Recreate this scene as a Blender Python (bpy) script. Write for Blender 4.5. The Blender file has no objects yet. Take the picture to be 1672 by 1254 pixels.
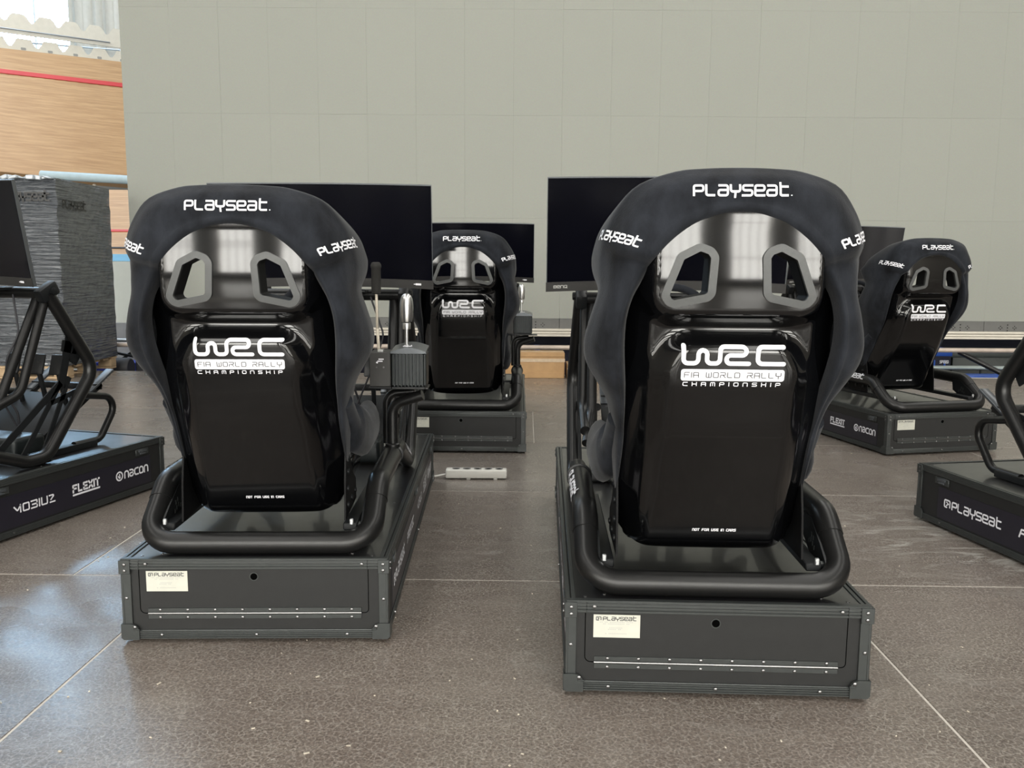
import bpy, bmesh, math, random
import numpy as np
from mathutils import Vector, Matrix

random.seed(7)
SC = bpy.context.scene
COL = SC.collection
PI = math.pi

# ---------------------------------------------------------------- camera
CF, CP, CR, CH = 1376.19, 0.13095, 0.00671, 1.06414      # focal (px of 1672), pitch, roll, height
cam = bpy.data.cameras.new('camera')
cam.sensor_fit = 'HORIZONTAL'
cam.sensor_width = 36.0
cam.lens = CF / 1672 * 36
cam.clip_start = 0.05
cam.clip_end = 200
camo = bpy.data.objects.new('camera', cam)
COL.objects.link(camo)
fw = Vector((0, math.cos(CP), -math.sin(CP)))
rt = Vector((1, 0, 0))
up = rt.cross(fw)
r2 = rt * math.cos(CR) + up * math.sin(CR)
u2 = up * math.cos(CR) - rt * math.sin(CR)
camo.matrix_world = Matrix(((r2.x, u2.x, -fw.x, 0), (r2.y, u2.y, -fw.y, 0), (r2.z, u2.z, -fw.z, CH), (0, 0, 0, 1)))
SC.camera = camo

# ---------------------------------------------------------------- world, exposure
w = bpy.data.worlds.new('sky')
SC.world = w
w.use_nodes = True
w.node_tree.nodes['Background'].inputs[0].default_value = (0.75, 0.88, 1.0, 1)
w.node_tree.nodes['Background'].inputs[1].default_value = 1.0
SC.view_settings.view_transform = 'Standard'
SC.view_settings.look = 'None'
SC.view_settings.gamma = 1
SC.view_settings.exposure = -0.42
SC.view_settings.use_curve_mapping = False
SC.cycles.max_bounces = 4
SC.cycles.diffuse_bounces = 2
SC.cycles.glossy_bounces = 3
SC.cycles.transmission_bounces = 2
SC.cycles.caustics_reflective = False
SC.cycles.caustics_refractive = False
WIN_BACK = (1.0, 0.98, 0.92, 22.0)      # daylight in the rear windows  (r, g, b, strength)
WIN_LEFT = (0.42, 0.70, 1.0, 44.0)      # sky in the tall glazing left of the video wall
ADDED_SKY = (0.80, 0.90, 1.0, 3.5)      # made-up glowing roof panel, added to tint the case tops blue
SKYLIGHT = (1.0, 0.98, 0.93, 5.0)      # roof lights


# ---------------------------------------------------------------- materials
MATS = {}


def mat(name, col, rough=0.5, metal=0.0, spec=0.5, var=0.0, vscale=8.0, bump=0.0, bscale=60.0, coat=0.0,
        emit=None, sheen=0.0, stretch=(1, 1, 1), rvar=0.0):
    if name in MATS:
        return MATS[name]
    m = bpy.data.materials.new(name)
    m.use_nodes = True
    nt = m.node_tree
    b = nt.nodes['Principled BSDF']
    b.inputs['Base Color'].default_value = (*col, 1)
    b.inputs['Roughness'].default_value = rough
    b.inputs['Metallic'].default_value = metal
    b.inputs['Specular IOR Level'].default_value = spec
    b.inputs['Coat Weight'].default_value = coat
    b.inputs['Coat Roughness'].default_value = 0.06
    if sheen:
        b.inputs['Sheen Weight'].default_value = sheen
        b.inputs['Sheen Roughness'].default_value = 0.45
    if emit:
        b.inputs['Emission Color'].default_value = (*emit[:3], 1)
        b.inputs['Emission Strength'].default_value = emit[3]
    tc = nt.nodes.new('ShaderNodeTexCoord')
    mp = nt.nodes.new('ShaderNodeMapping')
    mp.inputs['Scale'].default_value = stretch
    nt.links.new(tc.outputs['Object'], mp.inputs[0])
    if var:
        n = nt.nodes.new('ShaderNodeTexNoise')
        n.inputs['Scale'].default_value = vscale
        n.inputs['Detail'].default_value = 6
        n.inputs['Roughness'].default_value = 0.6
        nt.links.new(mp.outputs[0], n.inputs['Vector'])
        r = nt.nodes.new('ShaderNodeValToRGB')
        r.color_ramp.elements[0].position = 0.3
        r.color_ramp.elements[1].position = 0.7
        r.color_ramp.elements[0].color = (*[c * (1 - var) for c in col], 1)
        r.color_ramp.elements[1].color = (*[min(1, c * (1 + var)) for c in col], 1)
        nt.links.new(n.outputs['Fac'], r.inputs[0])
        nt.links.new(r.outputs[0], b.inputs['Base Color'])
        if rvar:
            mr = nt.nodes.new('ShaderNodeMapRange')
            mr.inputs[1].default_value = 0.3
            mr.inputs[2].default_value = 0.7
            mr.inputs[3].default_value = rough - rvar
            mr.inputs[4].default_value = rough + rvar
            nt.links.new(n.outputs['Fac'], mr.inputs[0])
            nt.links.new(mr.outputs[0], b.inputs['Roughness'])
    if bump:
        n2 = nt.nodes.new('ShaderNodeTexNoise')
        n2.inputs['Scale'].default_value = bscale
        n2.inputs['Detail'].default_value = 3
        nt.links.new(mp.outputs[0], n2.inputs['Vector'])
        bp = nt.nodes.new('ShaderNodeBump')
        bp.inputs['Strength'].default_value = bump
        bp.inputs['Distance'].default_value = 0.01
        nt.links.new(n2.outputs['Fac'], bp.inputs['Height'])
        nt.links.new(bp.outputs[0], b.inputs['Normal'])
    MATS[name] = m
    return m


M_SHELL = mat('glossy_black_shell', (0.002, 0.0021, 0.0025), 0.09, spec=0.5, coat=0.18, bump=0.010, bscale=9)
M_SUEDE = mat('charcoal_suede', (0.0150, 0.0170, 0.0215), 0.9, spec=0.15, var=0.75, vscale=10, sheen=0.12, stretch=(1, 1, .6), bump=0.12, bscale=300)
M_TUBE = mat('black_powder_coat', (0.008, 0.008, 0.008), 0.33, spec=0.42, var=0.1, vscale=200, bump=0.03, bscale=700)
M_PLATE = mat('black_steel_plate', (0.009, 0.010, 0.011), 0.42, spec=0.35, var=0.1, vscale=60)
M_TRIM = mat('grey_slot_trim', (0.072, 0.075, 0.075), 0.5, var=0.06, vscale=100)
M_WHITE = mat('white_print', (0.82, 0.82, 0.86), 0.5, var=0.03, vscale=40)
M_INK = mat('dark_print', (0.03, 0.03, 0.035), 0.6, var=0.05, vscale=40)
M_INKL = mat('grey_print', (0.42, 0.42, 0.40), 0.6, var=0.05, vscale=40)
M_CASE = mat('black_case_laminate', (0.0125, 0.013, 0.013), 0.5, spec=0.4, var=0.12, vscale=30, bump=0.02, bscale=400)
M_CTOP = mat('black_case_top_laminate', (0.008, 0.008, 0.009), 0.33, spec=1.0, coat=0.35, var=0.15, vscale=12, rvar=0.02)
M_RAIL = mat('black_anodised_profile', (0.052, 0.057, 0.056), 0.36, metal=0.4, var=0.08, vscale=40)
M_SCREW = mat('dark_screw', (0.18, 0.18, 0.18), 0.28, metal=0.9, var=0.1, vscale=300)
M_PAPER = mat('label_paper', (0.58, 0.58, 0.51), 0.6, var=0.03, vscale=30)
M_VOID = mat('hole_dark', (0.0015, 0.0015, 0.0015), 0.95, spec=0.02, var=0.1)
M_GRAPH = mat('navy_graphic_sheet', (0.012, 0.011, 0.019), 0.33, var=0.1, vscale=20)
M_SCREEN = mat('monitor_panel', (0.0018, 0.0019, 0.004), 0.16, spec=0.35, var=0.2, vscale=6)
M_BEZEL = mat('monitor_bezel', (0.030, 0.029, 0.028), 0.4, var=0.08, vscale=60)
M_BEZ2 = mat('monitor_silver_edge', (0.12, 0.13, 0.14), 0.35, metal=0.4, var=0.05, vscale=60)
M_STEEL = mat('polished_steel', (0.74, 0.74, 0.73), 0.30, metal=1.0, var=0.04, vscale=60)
M_HEAT = mat('anodised_heatsink', (0.022, 0.027, 0.028), 0.35, metal=0.3, var=0.1, vscale=60)
M_SHTOP = mat('grey_shifter_plate', (0.10, 0.11, 0.12), 0.28, metal=0.5, var=0.08, vscale=60)
M_FOAM = mat('black_foam_grip', (0.022, 0.021, 0.019), 0.85, var=0.2, vscale=120, bump=0.1, bscale=400)
M_LEVER = mat('pale_lever', (0.62, 0.56, 0.46), 0.4, metal=0.3, var=0.05, vscale=60)
M_BRK = mat('black_matt_bracket', (0.0045, 0.0045, 0.005), 0.6, spec=0.15, var=0.1, vscale=60)
M_BRKT = mat('bright_bracket', (0.55, 0.57, 0.58), 0.35, metal=0.8, var=0.05, vscale=80)


# ---------------------------------------------------------------- mesh helpers
def obj(name, bm, m, parent=None, ang=38, loc=None):
    me = bpy.data.meshes.new(name)
    bmesh.ops.recalc_face_normals(bm, faces=bm.faces[:])
    bm.to_mesh(me)
    bm.free()
    me.materials.append(m)
    if ang:
        me.polygons.foreach_set('use_smooth', [True] * len(me.polygons))
        me.set_sharp_from_angle(angle=math.radians(ang))
    o = bpy.data.objects.new(name, me)
    COL.objects.link(o)
    if parent is not None:
        o.parent = parent
    if loc:
        o.location = loc
    return o


def empty(name, loc=(0, 0, 0), rz=0):
    o = bpy.data.objects.new(name, None)
    o.empty_display_size = 0.1
    COL.objects.link(o)
    o.location = loc
    o.rotation_euler = (0, 0, rz)
    return o


def tag(o, label=None, cat=None, group=None, kind=None):
    if label:
        o['label'] = label
    if cat:
        o['category'] = cat
    if group:
        o['group'] = group
    if kind:
        o['kind'] = kind
    return o


def copy_tree(o, parent=None):
    c = o.copy()
    COL.objects.link(c)
    c.parent = parent
    for ch in list(o.children):
        copy_tree(ch, c)
    return c


def BM():
    return bmesh.new()


def pane(bm, a, b_, c, d):
    bm.faces.new([bm.verts.new(p) for p in (a, b_, c, d)])
    return bm


def glow(name, e):
    m = mat(name, (0.8, 0.8, 0.8), 0.4, emit=e)
    m.cycles.emission_sampling = 'FRONT_BACK'
    return m


def rbox(bm, c, s, r=0.0, seg=2, mtx=None):
    res = bmesh.ops.create_cube(bm, size=1.0)
    vs = res['verts']
    for v in vs:
        v.co = Vector((v.co.x * s[0], v.co.y * s[1], v.co.z * s[2]))
    if r > 0:
        es = list({e for v in vs for e in v.link_edges})
        rr = bmesh.ops.bevel(bm, geom=es, offset=r, segments=seg, profile=0.5, affect='EDGES')
        vs = list({v for f in rr['faces'] for v in f.verts} | {v for v in vs if v.is_valid})
    M = Matrix.Translation(c) @ (mtx.to_4x4() if mtx is not None else Matrix.Identity(4))
    for v in vs:
        v.co = M @ v.co
    return bm


def box_between(bm, p0, p1, wx, wz, r=0.0, upv=(0, 0, 1)):
    """bar from p0 to p1, wx wide, wz thick"""
    p0, p1 = Vector(p0), Vector(p1)
    d = (p1 - p0)
    y = d.normalized()
    x = y.cross(Vector(upv)).normalized()
    z = x.cross(y)
    m = Matrix((x, y, z)).transposed()
    rbox(bm, (p0 + p1) / 2, (wx, d.length, wz), r, mtx=m)


def fillet(pts, r, n=6, closed=False):
    pts = [Vector(p) for p in pts]
    out = []
    N = len(pts)
    for i, p in enumerate(pts):
        if not closed and (i == 0 or i == N - 1):
            out.append(p)
            continue
        a, b = pts[i - 1], pts[(i + 1) % N]
        rr = r[i] if isinstance(r, (list, tuple)) else r
        da, db = (a - p), (b - p)
        la, lb = da.length, db.length
        if la < 1e-9 or lb < 1e-9 or rr <= 0:
            out.append(p)
            continue
        da /= la
        db /= lb
        cosv = max(-1, min(1, da.dot(db)))
        th = math.acos(cosv)
        if th > PI - 0.02 or th < 0.02:
            out.append(p)
            continue
        t = min(rr / math.tan(th / 2), la * 0.49, lb * 0.49)
        R = t * math.tan(th / 2)
        bis = (da + db).normalized()
        c = p + bis * (R / math.sin(th / 2))
        s, e = p + da * t - c, p + db * t - c
        om = math.acos(max(-1, min(1, s.normalized().dot(e.normalized()))))
        for k in range(n + 1):
            f = k / n
            if om < 1e-4:
                q = s.lerp(e, f)
            else:
                q = (s * math.sin((1 - f) * om) + e * math.sin(f * om)) / math.sin(om)
            out.append(c + q)
    return out


def sweep(bm, pts, sect, cap=True, upv=None):
    """sect: fn(i, frac) -> list of (a, b) offsets in the frame normal/binormal"""
    pts = [Vector(p) for p in pts]
    n = len(pts)
    T = []
    for i in range(n):
        a = pts[max(0, i - 1)]
        b = pts[min(n - 1, i + 1)]
        T.append((b - a).normalized())
    u = Vector(upv) if upv else (Vector((0, 0, 1)) if abs(T[0].z) < 0.9 else Vector((1, 0, 0)))
    N = (u - T[0] * u.dot(T[0])).normalized()
    rings = []
    for i in range(n):
        if i:
            N = (N - T[i] * N.dot(T[i])).normalized()
        B = T[i].cross(N)
        rings.append([bm.verts.new(pts[i] + N * a + B * b) for a, b in sect(i, i / max(1, n - 1))])
    m = len(rings[0])
    for i in range(n - 1):
        for k in range(m):
            bm.faces.new((rings[i][k], rings[i][(k + 1) % m], rings[i + 1][(k + 1) % m], rings[i + 1][k]))
    if cap:
        bm.faces.new(rings[0][::-1])
        bm.faces.new(rings[-1])
    return bm


def circ(r, n=14, r2=None):
    r2 = r if r2 is None else r2
    return [(r * math.cos(2 * PI * k / n), r2 * math.sin(2 * PI * k / n)) for k in range(n)]


def tube(bm, pts, r, fil=0.05, n=14, fn=6, cap=True):
    p = fillet(pts, fil, fn) if fil else [Vector(q) for q in pts]
    c = circ(r, n)
    return sweep(bm, p, lambda i, f: c, cap)


def lathe(bm, prof, org=(0, 0, 0), axis='z', n=20):
    """prof: list of (r, h)"""
    org = Vector(org)
    rings = []
    for r, h in prof:
        ring = []
        for k in range(n):
            a = 2 * PI * k / n
            x, y = r * math.cos(a), r * math.sin(a)
            p = {'z': (x, y, h), 'y': (x, h, y), 'x': (h, x, y)}[axis]
            ring.append(bm.verts.new(org + Vector(p)))
        rings.append(ring)
    for i in range(len(rings) - 1):
        for k in range(n):
            bm.faces.new((rings[i][k], rings[i][(k + 1) % n], rings[i + 1][(k + 1) % n], rings[i + 1][k]))
    bm.faces.new(rings[0][::-1])
    bm.faces.new(rings[-1])
    return bm


def prism(bm, poly, fn, h):
    """poly: 2D list, fn(a, b, c)->3D with c in {0, h}"""
    A = [bm.verts.new(fn(a, b, 0)) for a, b in poly]
    B = [bm.verts.new(fn(a, b, h)) for a, b in poly]
    n = len(poly)
    for k in range(n):
        bm.faces.new((A[k], A[(k + 1) % n], B[(k + 1) % n], B[k]))
    bm.faces.new(A[::-1])
    bm.faces.new(B)
    return bm


def ringprism(bm, outer, inner, fn, h):
    n = len(outer)
    L = []
    for poly, c in ((outer, 0), (inner, 0), (inner, h), (outer, h)):
        L.append([bm.verts.new(fn(a, b, c)) for a, b in poly])
    for q in range(4):
        P, Q = L[q], L[(q + 1) % 4]
        for k in range(n):
            bm.faces.new((P[k], P[(k + 1) % n], Q[(k + 1) % n], Q[k]))
    return bm


# ---------------------------------------------------------------- stroke lettering
G = {
    'P': [[(0, 0), (0, 1), (1, 1), (1, .42), (.25, .42)]], 'L': [[(0, 1), (0, 0), (.85, 0)]],
    'a': [[(.1, 1), (1, 1), (1, 0), (0, 0), (0, .52), (1, .52)]],
    'Y': [[(0, 1), (0, .38), (1, .38), (1, 1)], [(.5, .38), (.5, -.15)]],
    's': [[(1, 1), (0, 1), (0, .5), (1, .5), (1, 0), (0, 0)]],
    'e': [[(1, 0), (0, 0), (0, 1), (1, 1), (1, .48), (.1, .48)]],
    't': [[(.12, 1.25), (.12, 0), (.9, 0)], [(.12, .9), (.9, .9)]],
    'F': [[(0, 0), (0, 1), (1, 1)], [(0, .5), (.8, .5)]], 'I': [[(0, 0), (0, 1)]],
    'A': [[(0, 0), (0, 1), (1, 1), (1, 0)], [(0, .42), (1, .42)]],
    'W': [[(0, 1), (0, 0), (1, 0), (1, 1)], [(.5, 0), (.5, .8)]],
    'O': [[(.5, 0), (0, 0), (0, 1), (1, 1), (1, 0), (.5, 0)]],
    'R': [[(0, 1), (1, 1), (1, .5), (0, .5), (0, 0)], [(.5, .5), (1, 0)]],
    'D': [[(0, 0), (0, 1), (1, 1), (1, 0), (0, 0)]], 'C': [[(1, 1), (0, 1), (0, 0), (1, 0)]],
    'H': [[(0, 0), (0, 1)], [(1, 0), (1, 1)], [(0, .5), (1, .5)]],
    'M': [[(0, 0), (0, 1), (1, 1), (1, 0)], [(.5, 1), (.5, .1)]], 'N': [[(0, 0), (0, 1), (1, 1), (1, 0)]],
    'S': [[(1, 1), (0, 1), (0, .5), (1, .5), (1, 0), (0, 0)]], 'T': [[(0, 1), (1, 1)], [(.5, 1), (.5, 0)]],
    'U': [[(0, 1), (0, 0), (1, 0), (1, 1)]], 'E': [[(1, 1), (0, 1), (0, 0), (1, 0)], [(0, .5), (.9, .5)]],
    'B': [[(0, 0), (0, 1), (1, 1), (1, 0), (0, 0)], [(0, .5), (1, .5)]],
    'X': [[(0, 0), (1, 1)], [(0, 1), (1, 0)]], 'Z': [[(0, 1), (1, 1), (0.2, 0), (1, 0)]],
    'Q': [[(.5, 0), (0, 0), (0, 1), (1, 1), (1, 0), (.5, 0)], [(.6, .3), (1.1, -.1)]],
    'n': [[(0, 0), (0, 1), (1, 1), (1, 0)]], 'c': [[(1, 1), (0, 1), (0, 0), (1, 0)]],
    'o': [[(.5, 0), (0, 0), (0, 1), (1, 1), (1, 0), (.5, 0)]],
    'V': [[(-.1, .85), (.42, .25), (.95, .92)], [(.95, 1), (.95, 0)]],
    '3': [[(0, 1), (1, 1), (1, 0), (0, 0)], [(.2, .5), (1, .5)]],
    '2': [[(0, 1), (.95, 1), (.25, .38)], [(.1, 0), (.95, 0)]],
    '.': [[(0, 0), (0.02, 0)]], ' ': [],
}


def layout(text, w, h, gap=0.32, aspect=None):
    """paths for text fitted into width w, height h"""
    xs, x = [], 0.0
    for ch in text:
        cw = {'I': 0.0, ' ': .7, '.': 0.02}.get(ch, 1.0)
        xs.append((x, cw))
        x += cw + gap
    tot = x - gap
    sx = w / tot
    out = []
    for ch, (x0, cw) in zip(text, xs):
        for path in G[ch]:
            out.append([((x0 + a) * sx, b * h) for a, b in path])
    return out


def ribbon(bm, path, wd, fn, rad=0.0, step=0.02, cap=True):
    """flat stroke of width wd along a 2D path, laid on a surface by fn(u, v)"""
    P = [Vector((a, b, 0)) for a, b in path]
    closed = (P[0] - P[-1]).length < 1e-6
    if rad:
        P = fillet(P, rad, 4) if not closed else fillet(P, rad, 4)
    Q = [P[0]]
    for a, b in zip(P[:-1], P[1:]):
        L = (b - a).length
        if L < 1e-7:
            continue
        k = max(1, int(math.ceil(L / step)))
        for i in range(1, k + 1):
            Q.append(a.lerp(b, i / k))
    n = len(Q)
    Lp, Rp = [], []
    for i in range(n):
        d0 = (Q[i] - Q[i - 1]).normalized() if i > 0 else None
        d1 = (Q[i + 1] - Q[i]).normalized() if i < n - 1 else None
        if closed and i == 0:
            d0 = (Q[-1] - Q[-2]).normalized()
        if closed and i == n - 1:
            d1 = (Q[1] - Q[0]).normalized()
        d0 = d0 or d1
        d1 = d1 or d0
        t = (d0 + d1)
        t = t.normalized() if t.length > 1e-6 else d1
        nn = Vector((-t.y, t.x, 0))
        k = 1 / max(0.45, nn.dot(Vector((-d1.y, d1.x, 0))))
        Lp.append(Q[i] + nn * wd / 2 * k)
        Rp.append(Q[i] - nn * wd / 2 * k)
    if not closed and cap == 'square':
        d = (Q[1] - Q[0]).normalized() * wd / 2
        Lp[0] -= d
        Rp[0] -= d
        d = (Q[-1] - Q[-2]).normalized() * wd / 2
        Lp[-1] += d
        Rp[-1] += d
    VL = [bm.verts.new(fn(p.x, p.y)) for p in Lp]
    VR = [bm.verts.new(fn(p.x, p.y)) for p in Rp]
    for i in range(n - 1):
        bm.faces.new((VL[i], VR[i], VR[i + 1], VL[i + 1]))
    if not closed and cap == 'round':
        for i, sg in ((0, -1), (n - 1, 1)):
            d = (Q[min(i + 1, n - 1)] - Q[max(i - 1, 0)]).normalized() * sg
            nn = Vector((-d.y, d.x, 0))
            vs = []
            for k in range(7):
                a = PI / 2 - PI * k / 6
                vs.append(bm.verts.new(fn(*(Q[i] + (d * math.cos(a) + nn * math.sin(a)) * wd / 2).to_2d())))
            bm.faces.new(vs)


def lettering(text, w, h, stroke, fn, rad=0.2, gap=0.32, step=0.02, bm=None, cap='square', slant=0.0, ox=0, oz=0):
    bm = bm or BM()
    for p in layout(text, w, h, gap):
        ribbon(bm, [(a + ox + slant * b, b + oz) for a, b in p], stroke, fn, rad * h, step, cap)
    return bm


def rrect(w, h, r, n=5, cx=0, cy=0):
    out = []
    for (sx, sy, a0) in ((1, 1, 0), (-1, 1, 90), (-1, -1, 180), (1, -1, 270)):
        for k in range(n + 1):
            a = math.radians(a0 + 90 * k / n)
            out.append((cx + sx * (w / 2 - r) + r * math.cos(a), cy + sy * (h / 2 - r) + r * math.sin(a)))
    return out


# =====================================================================================================
# THE SETTING
# =====================================================================================================
def floor_material():
    m = bpy.data.materials.new('stage_plywood')
    m.use_nodes = True
    nt = m.node_tree
    L = nt.links.new
    b = nt.nodes['Principled BSDF']
    tc = nt.nodes.new('ShaderNodeNewGeometry')
    pos = tc.outputs['Position']

    def noise(scale, detail=5, st=(1, 1, 1), rough=0.6, dist=0.0):
        mp = nt.nodes.new('ShaderNodeMapping')
        mp.inputs['Scale'].default_value = st
        L(pos, mp.inputs[0])
        n = nt.nodes.new('ShaderNodeTexNoise')
        n.inputs['Scale'].default_value = scale
        n.inputs['Detail'].default_value = detail
        n.inputs['Roughness'].default_value = rough
        n.inputs['Distortion'].default_value = dist
        L(mp.outputs[0], n.inputs['Vector'])
        return n.outputs['Fac']

    def ramp(f, a, bb, ca, cb):
        r = nt.nodes.new('ShaderNodeValToRGB')
        r.color_ramp.elements[0].position = a
        r.color_ramp.elements[1].position = bb
        r.color_ramp.elements[0].color = (*ca, 1)
        r.color_ramp.elements[1].color = (*cb, 1)
        L(f, r.inputs[0])
        return r.outputs[0]

    def mix(f, a, c):
        mx = nt.nodes.new('ShaderNodeMix')
        mx.data_type = 'RGBA'
        if isinstance(f, float):
            mx.inputs[0].default_value = f
        else:
            L(f, mx.inputs[0])
        L(a, mx.inputs[6])
        if isinstance(c, tuple):
            mx.inputs[7].default_value = (*c, 1)
        else:
            L(c, mx.inputs[7])
        return mx.outputs[2]

    base = ramp(noise(0.9, 4), 0.3, 0.72, (0.122, 0.101, 0.088), (0.236, 0.204, 0.180))
    # each panel its own tint
    oi = nt.nodes.new('ShaderNodeObjectInfo')
    tint = ramp(oi.outputs['Random'], 0.0, 1.0, (0.150, 0.140, 0.132), (0.190, 0.155, 0.132))
    base = mix(0.45, base, tint)
    # grain streaks across the sheets
    st = ramp(noise(7, 4, (0.35, 2.2, 1)), 0.45, 0.75, (0, 0, 0), (1, 1, 1))
    mm = nt.nodes.new('ShaderNodeMath')
    mm.operation = 'MULTIPLY'
    L(st, mm.inputs[0])
    mm.inputs[1].default_value = 0.35
    base = mix(mm.outputs[0], base, (0.30, 0.265, 0.23))
    # fine anti-slip mesh
    vo = nt.nodes.new('ShaderNodeTexVoronoi')
    vo.feature = 'DISTANCE_TO_EDGE'
    vo.inputs['Scale'].default_value = 54
    L(pos, vo.inputs['Vector'])
    mr = nt.nodes.new('ShaderNodeMapRange')
    mr.inputs[1].default_value = 0.0
    mr.inputs[2].default_value = 0.10
    mr.inputs[3].default_value = 0.55
    mr.inputs[4].default_value = 0.0
    L(vo.outputs['Distance'], mr.inputs[0])
    base = mix(mr.outputs[0], base, (0.36, 0.33, 0.30))
    # fine grain of the film face
    gr = ramp(noise(150, 3, (1, 1, 1), 0.7), 0.36, 0.66, (0.55, 0.54, 0.53), (1.45, 1.44, 1.42))
    gm = nt.nodes.new('ShaderNodeMix')
    gm.data_type = 'RGBA'
    gm.blend_type = 'MULTIPLY'
    gm.clamp_result = False
    gm.inputs[0].default_value = 1.0
    L(base, gm.inputs[6])
    L(gr, gm.inputs[7])
    base = gm.outputs[2]
    # dusty scuffs
    s1 = ramp(noise(2.3, 6, (1, 1.6, 1), 0.75, 1.2), 0.56, 0.70, (0, 0, 0), (1, 1, 1))
    s2 = ramp(noise(0.55, 3), 0.45, 0.62, (0, 0, 0), (1, 1, 1))
    m2 = nt.nodes.new('ShaderNodeMath')
    m2.operation = 'MULTIPLY'
    L(s1, m2.inputs[0])
    L(s2, m2.inputs[1])
    m3 = nt.nodes.new('ShaderNodeMath')
    m3.operation = 'MULTIPLY'
    L(m2.outputs[0], m3.inputs[0])
    m3.inputs[1].default_value = 0.75
    # a heavily scuffed patch beside the right-hand case
    ds = nt.nodes.new('ShaderNodeVectorMath')
    ds.operation = 'DISTANCE'
    L(pos, ds.inputs[0])
    ds.inputs[1].default_value = (1.85, 3.35, 0)
    pr = nt.nodes.new('ShaderNodeMapRange')
    pr.inputs[1].default_value = 0.15
    pr.inputs[2].default_value = 0.75
    pr.inputs[3].default_value = 1.0
    pr.inputs[4].default_value = 0.0
    L(ds.outputs['Value'], pr.inputs[0])
    sp = ramp(noise(3.2, 6, (1.0, 3.2, 1), 0.78, 1.6), 0.50, 0.64, (0, 0, 0), (1, 1, 1))
    m4 = nt.nodes.new('ShaderNodeMath')
    m4.operation = 'MULTIPLY'
    L(pr.outputs[0], m4.inputs[0])
    L(sp, m4.inputs[1])
    base = mix(m4.outputs[0], base, (0.50, 0.48, 0.44))
    # small bright specks and thin scratches everywhere
    sk = ramp(noise(30, 3, (1, 1.8, 1), 0.75), 0.64, 0.72, (0, 0, 0), (0.7, 0.7, 0.7))
    base = mix(sk, base, (0.46, 0.43, 0.38))
    sc2 = ramp(noise(4.5, 5, (0.5, 5.0, 1), 0.72, 2.5), 0.66, 0.72, (0, 0, 0), (0.6, 0.6, 0.6))
    base = mix(sc2, base, (0.40, 0.37, 0.33))
    base = mix(m3.outputs[0], base, (0.42, 0.40, 0.37))
    L(base, b.inputs['Base Color'])
    rr = nt.nodes.new('ShaderNodeMapRange')
    rr.inputs[3].default_value = 0.20
    rr.inputs[4].default_value = 0.36
    L(noise(3.0, 2), rr.inputs[0])
    L(rr.outputs[0], b.inputs['Roughness'])
    b.inputs['Specular IOR Level'].default_value = 0.55
    bp = nt.nodes.new('ShaderNodeBump')
    bp.inputs['Strength'].default_value = 0.10
    bp.inputs['Distance'].default_value = 0.004
    L(vo.outputs['Distance'], bp.inputs['Height'])
    L(bp.outputs[0], b.inputs['Normal'])
    return m


M_FLOOR = floor_material()
M_SUBFLOOR = mat('pale_ply_edge', (0.62, 0.58, 0.52), 0.8, var=0.1, vscale=20)

fl_bm = BM()
rbox(fl_bm, (0, 3.83, -0.0735), (18.4, 10.05, 0.144), 0.0)
FLOOR = tag(obj('floor', fl_bm, M_SUBFLOOR, None, 0), 'brown plywood stage floor of large scuffed sheets', kind='structure')
PW, PH = 2.21, 1.208
row_off = {-5: .4, -4: -.3, -3: 1.0, -2: -.4, -1: 1.018, 0: 0.62, 1: 0.50, 2: 0.05, 3: 0.37, 4: -.5}
pm = None
cg, sg = math.cos(-0.0175), math.sin(-0.0175)
for k in range(-3, 5):
    y0 = 2.826 + PH * k
    y1 = y0 + PH
    for j in range(-5, 5):
        x0 = row_off[k] + PW * j
        if x0 + PW < -9.0 or x0 > 9.2:
            continue
        if pm is None:
            b_ = BM()
            rbox(b_, (PW / 2, PH / 2, -0.006), (PW - 0.0065, PH - 0.0065, 0.012), 0.0015, 1)
            o = obj('floor_panel', b_, M_FLOOR, FLOOR, 30)
            pm = o
        else:
            o = pm.copy()
            COL.objects.link(o)
            o.parent = FLOOR
        o.location = (x0 * cg - y0 * sg + .0, x0 * sg + y0 * cg, 0.0)
        o.rotation_euler = (0, 0, -0.0175)

# wood chips and crumbs lying about (nobody could count them)
ch = BM()
for i in range(260):
    a, dd = random.uniform(-1, 1), random.random()
    y = 1.3 + 6.5 * dd ** 1.6
    x = a * (0.75 * y)
    s = random.uniform(0.0015, 0.0042) * (1.9 if random.random() < .10 else 1)
    rot = Matrix.Rotation(random.uniform(0, 3.1), 3, 'Z')
    rbox(ch, (x, y, 0.0014), (s * random.uniform(1, 3.2), s, 0.0018), 0, mtx=rot)
tag(obj('sawdust_crumbs', ch, mat('pale_chips', (0.62, 0.56, 0.46), 0.8, var=0.3, vscale=4), None, 0),
    'pale sawdust crumbs scattered over the stage floor', 'debris', kind='stuff')

# ---- the hall around the stage
M_GROUND = mat('hall_floor', (0.34, 0.32, 0.29), 0.22, spec=0.6, var=0.10, vscale=2)
M_WALL = mat('hall_wall_paint', (0.27, 0.25, 0.22), 0.8, var=0.05, vscale=1)
M_ROOF = mat('hall_ceiling', (0.16, 0.155, 0.15), 0.8, var=0.06, vscale=1)
M_COLM = mat('hall_columns', (0.42, 0.38, 0.32), 0.6, var=0.06, vscale=2)


def struct(name, bm, m, label=None):
    return tag(obj(name, bm, m, None, 0), label, kind='structure')


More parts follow.
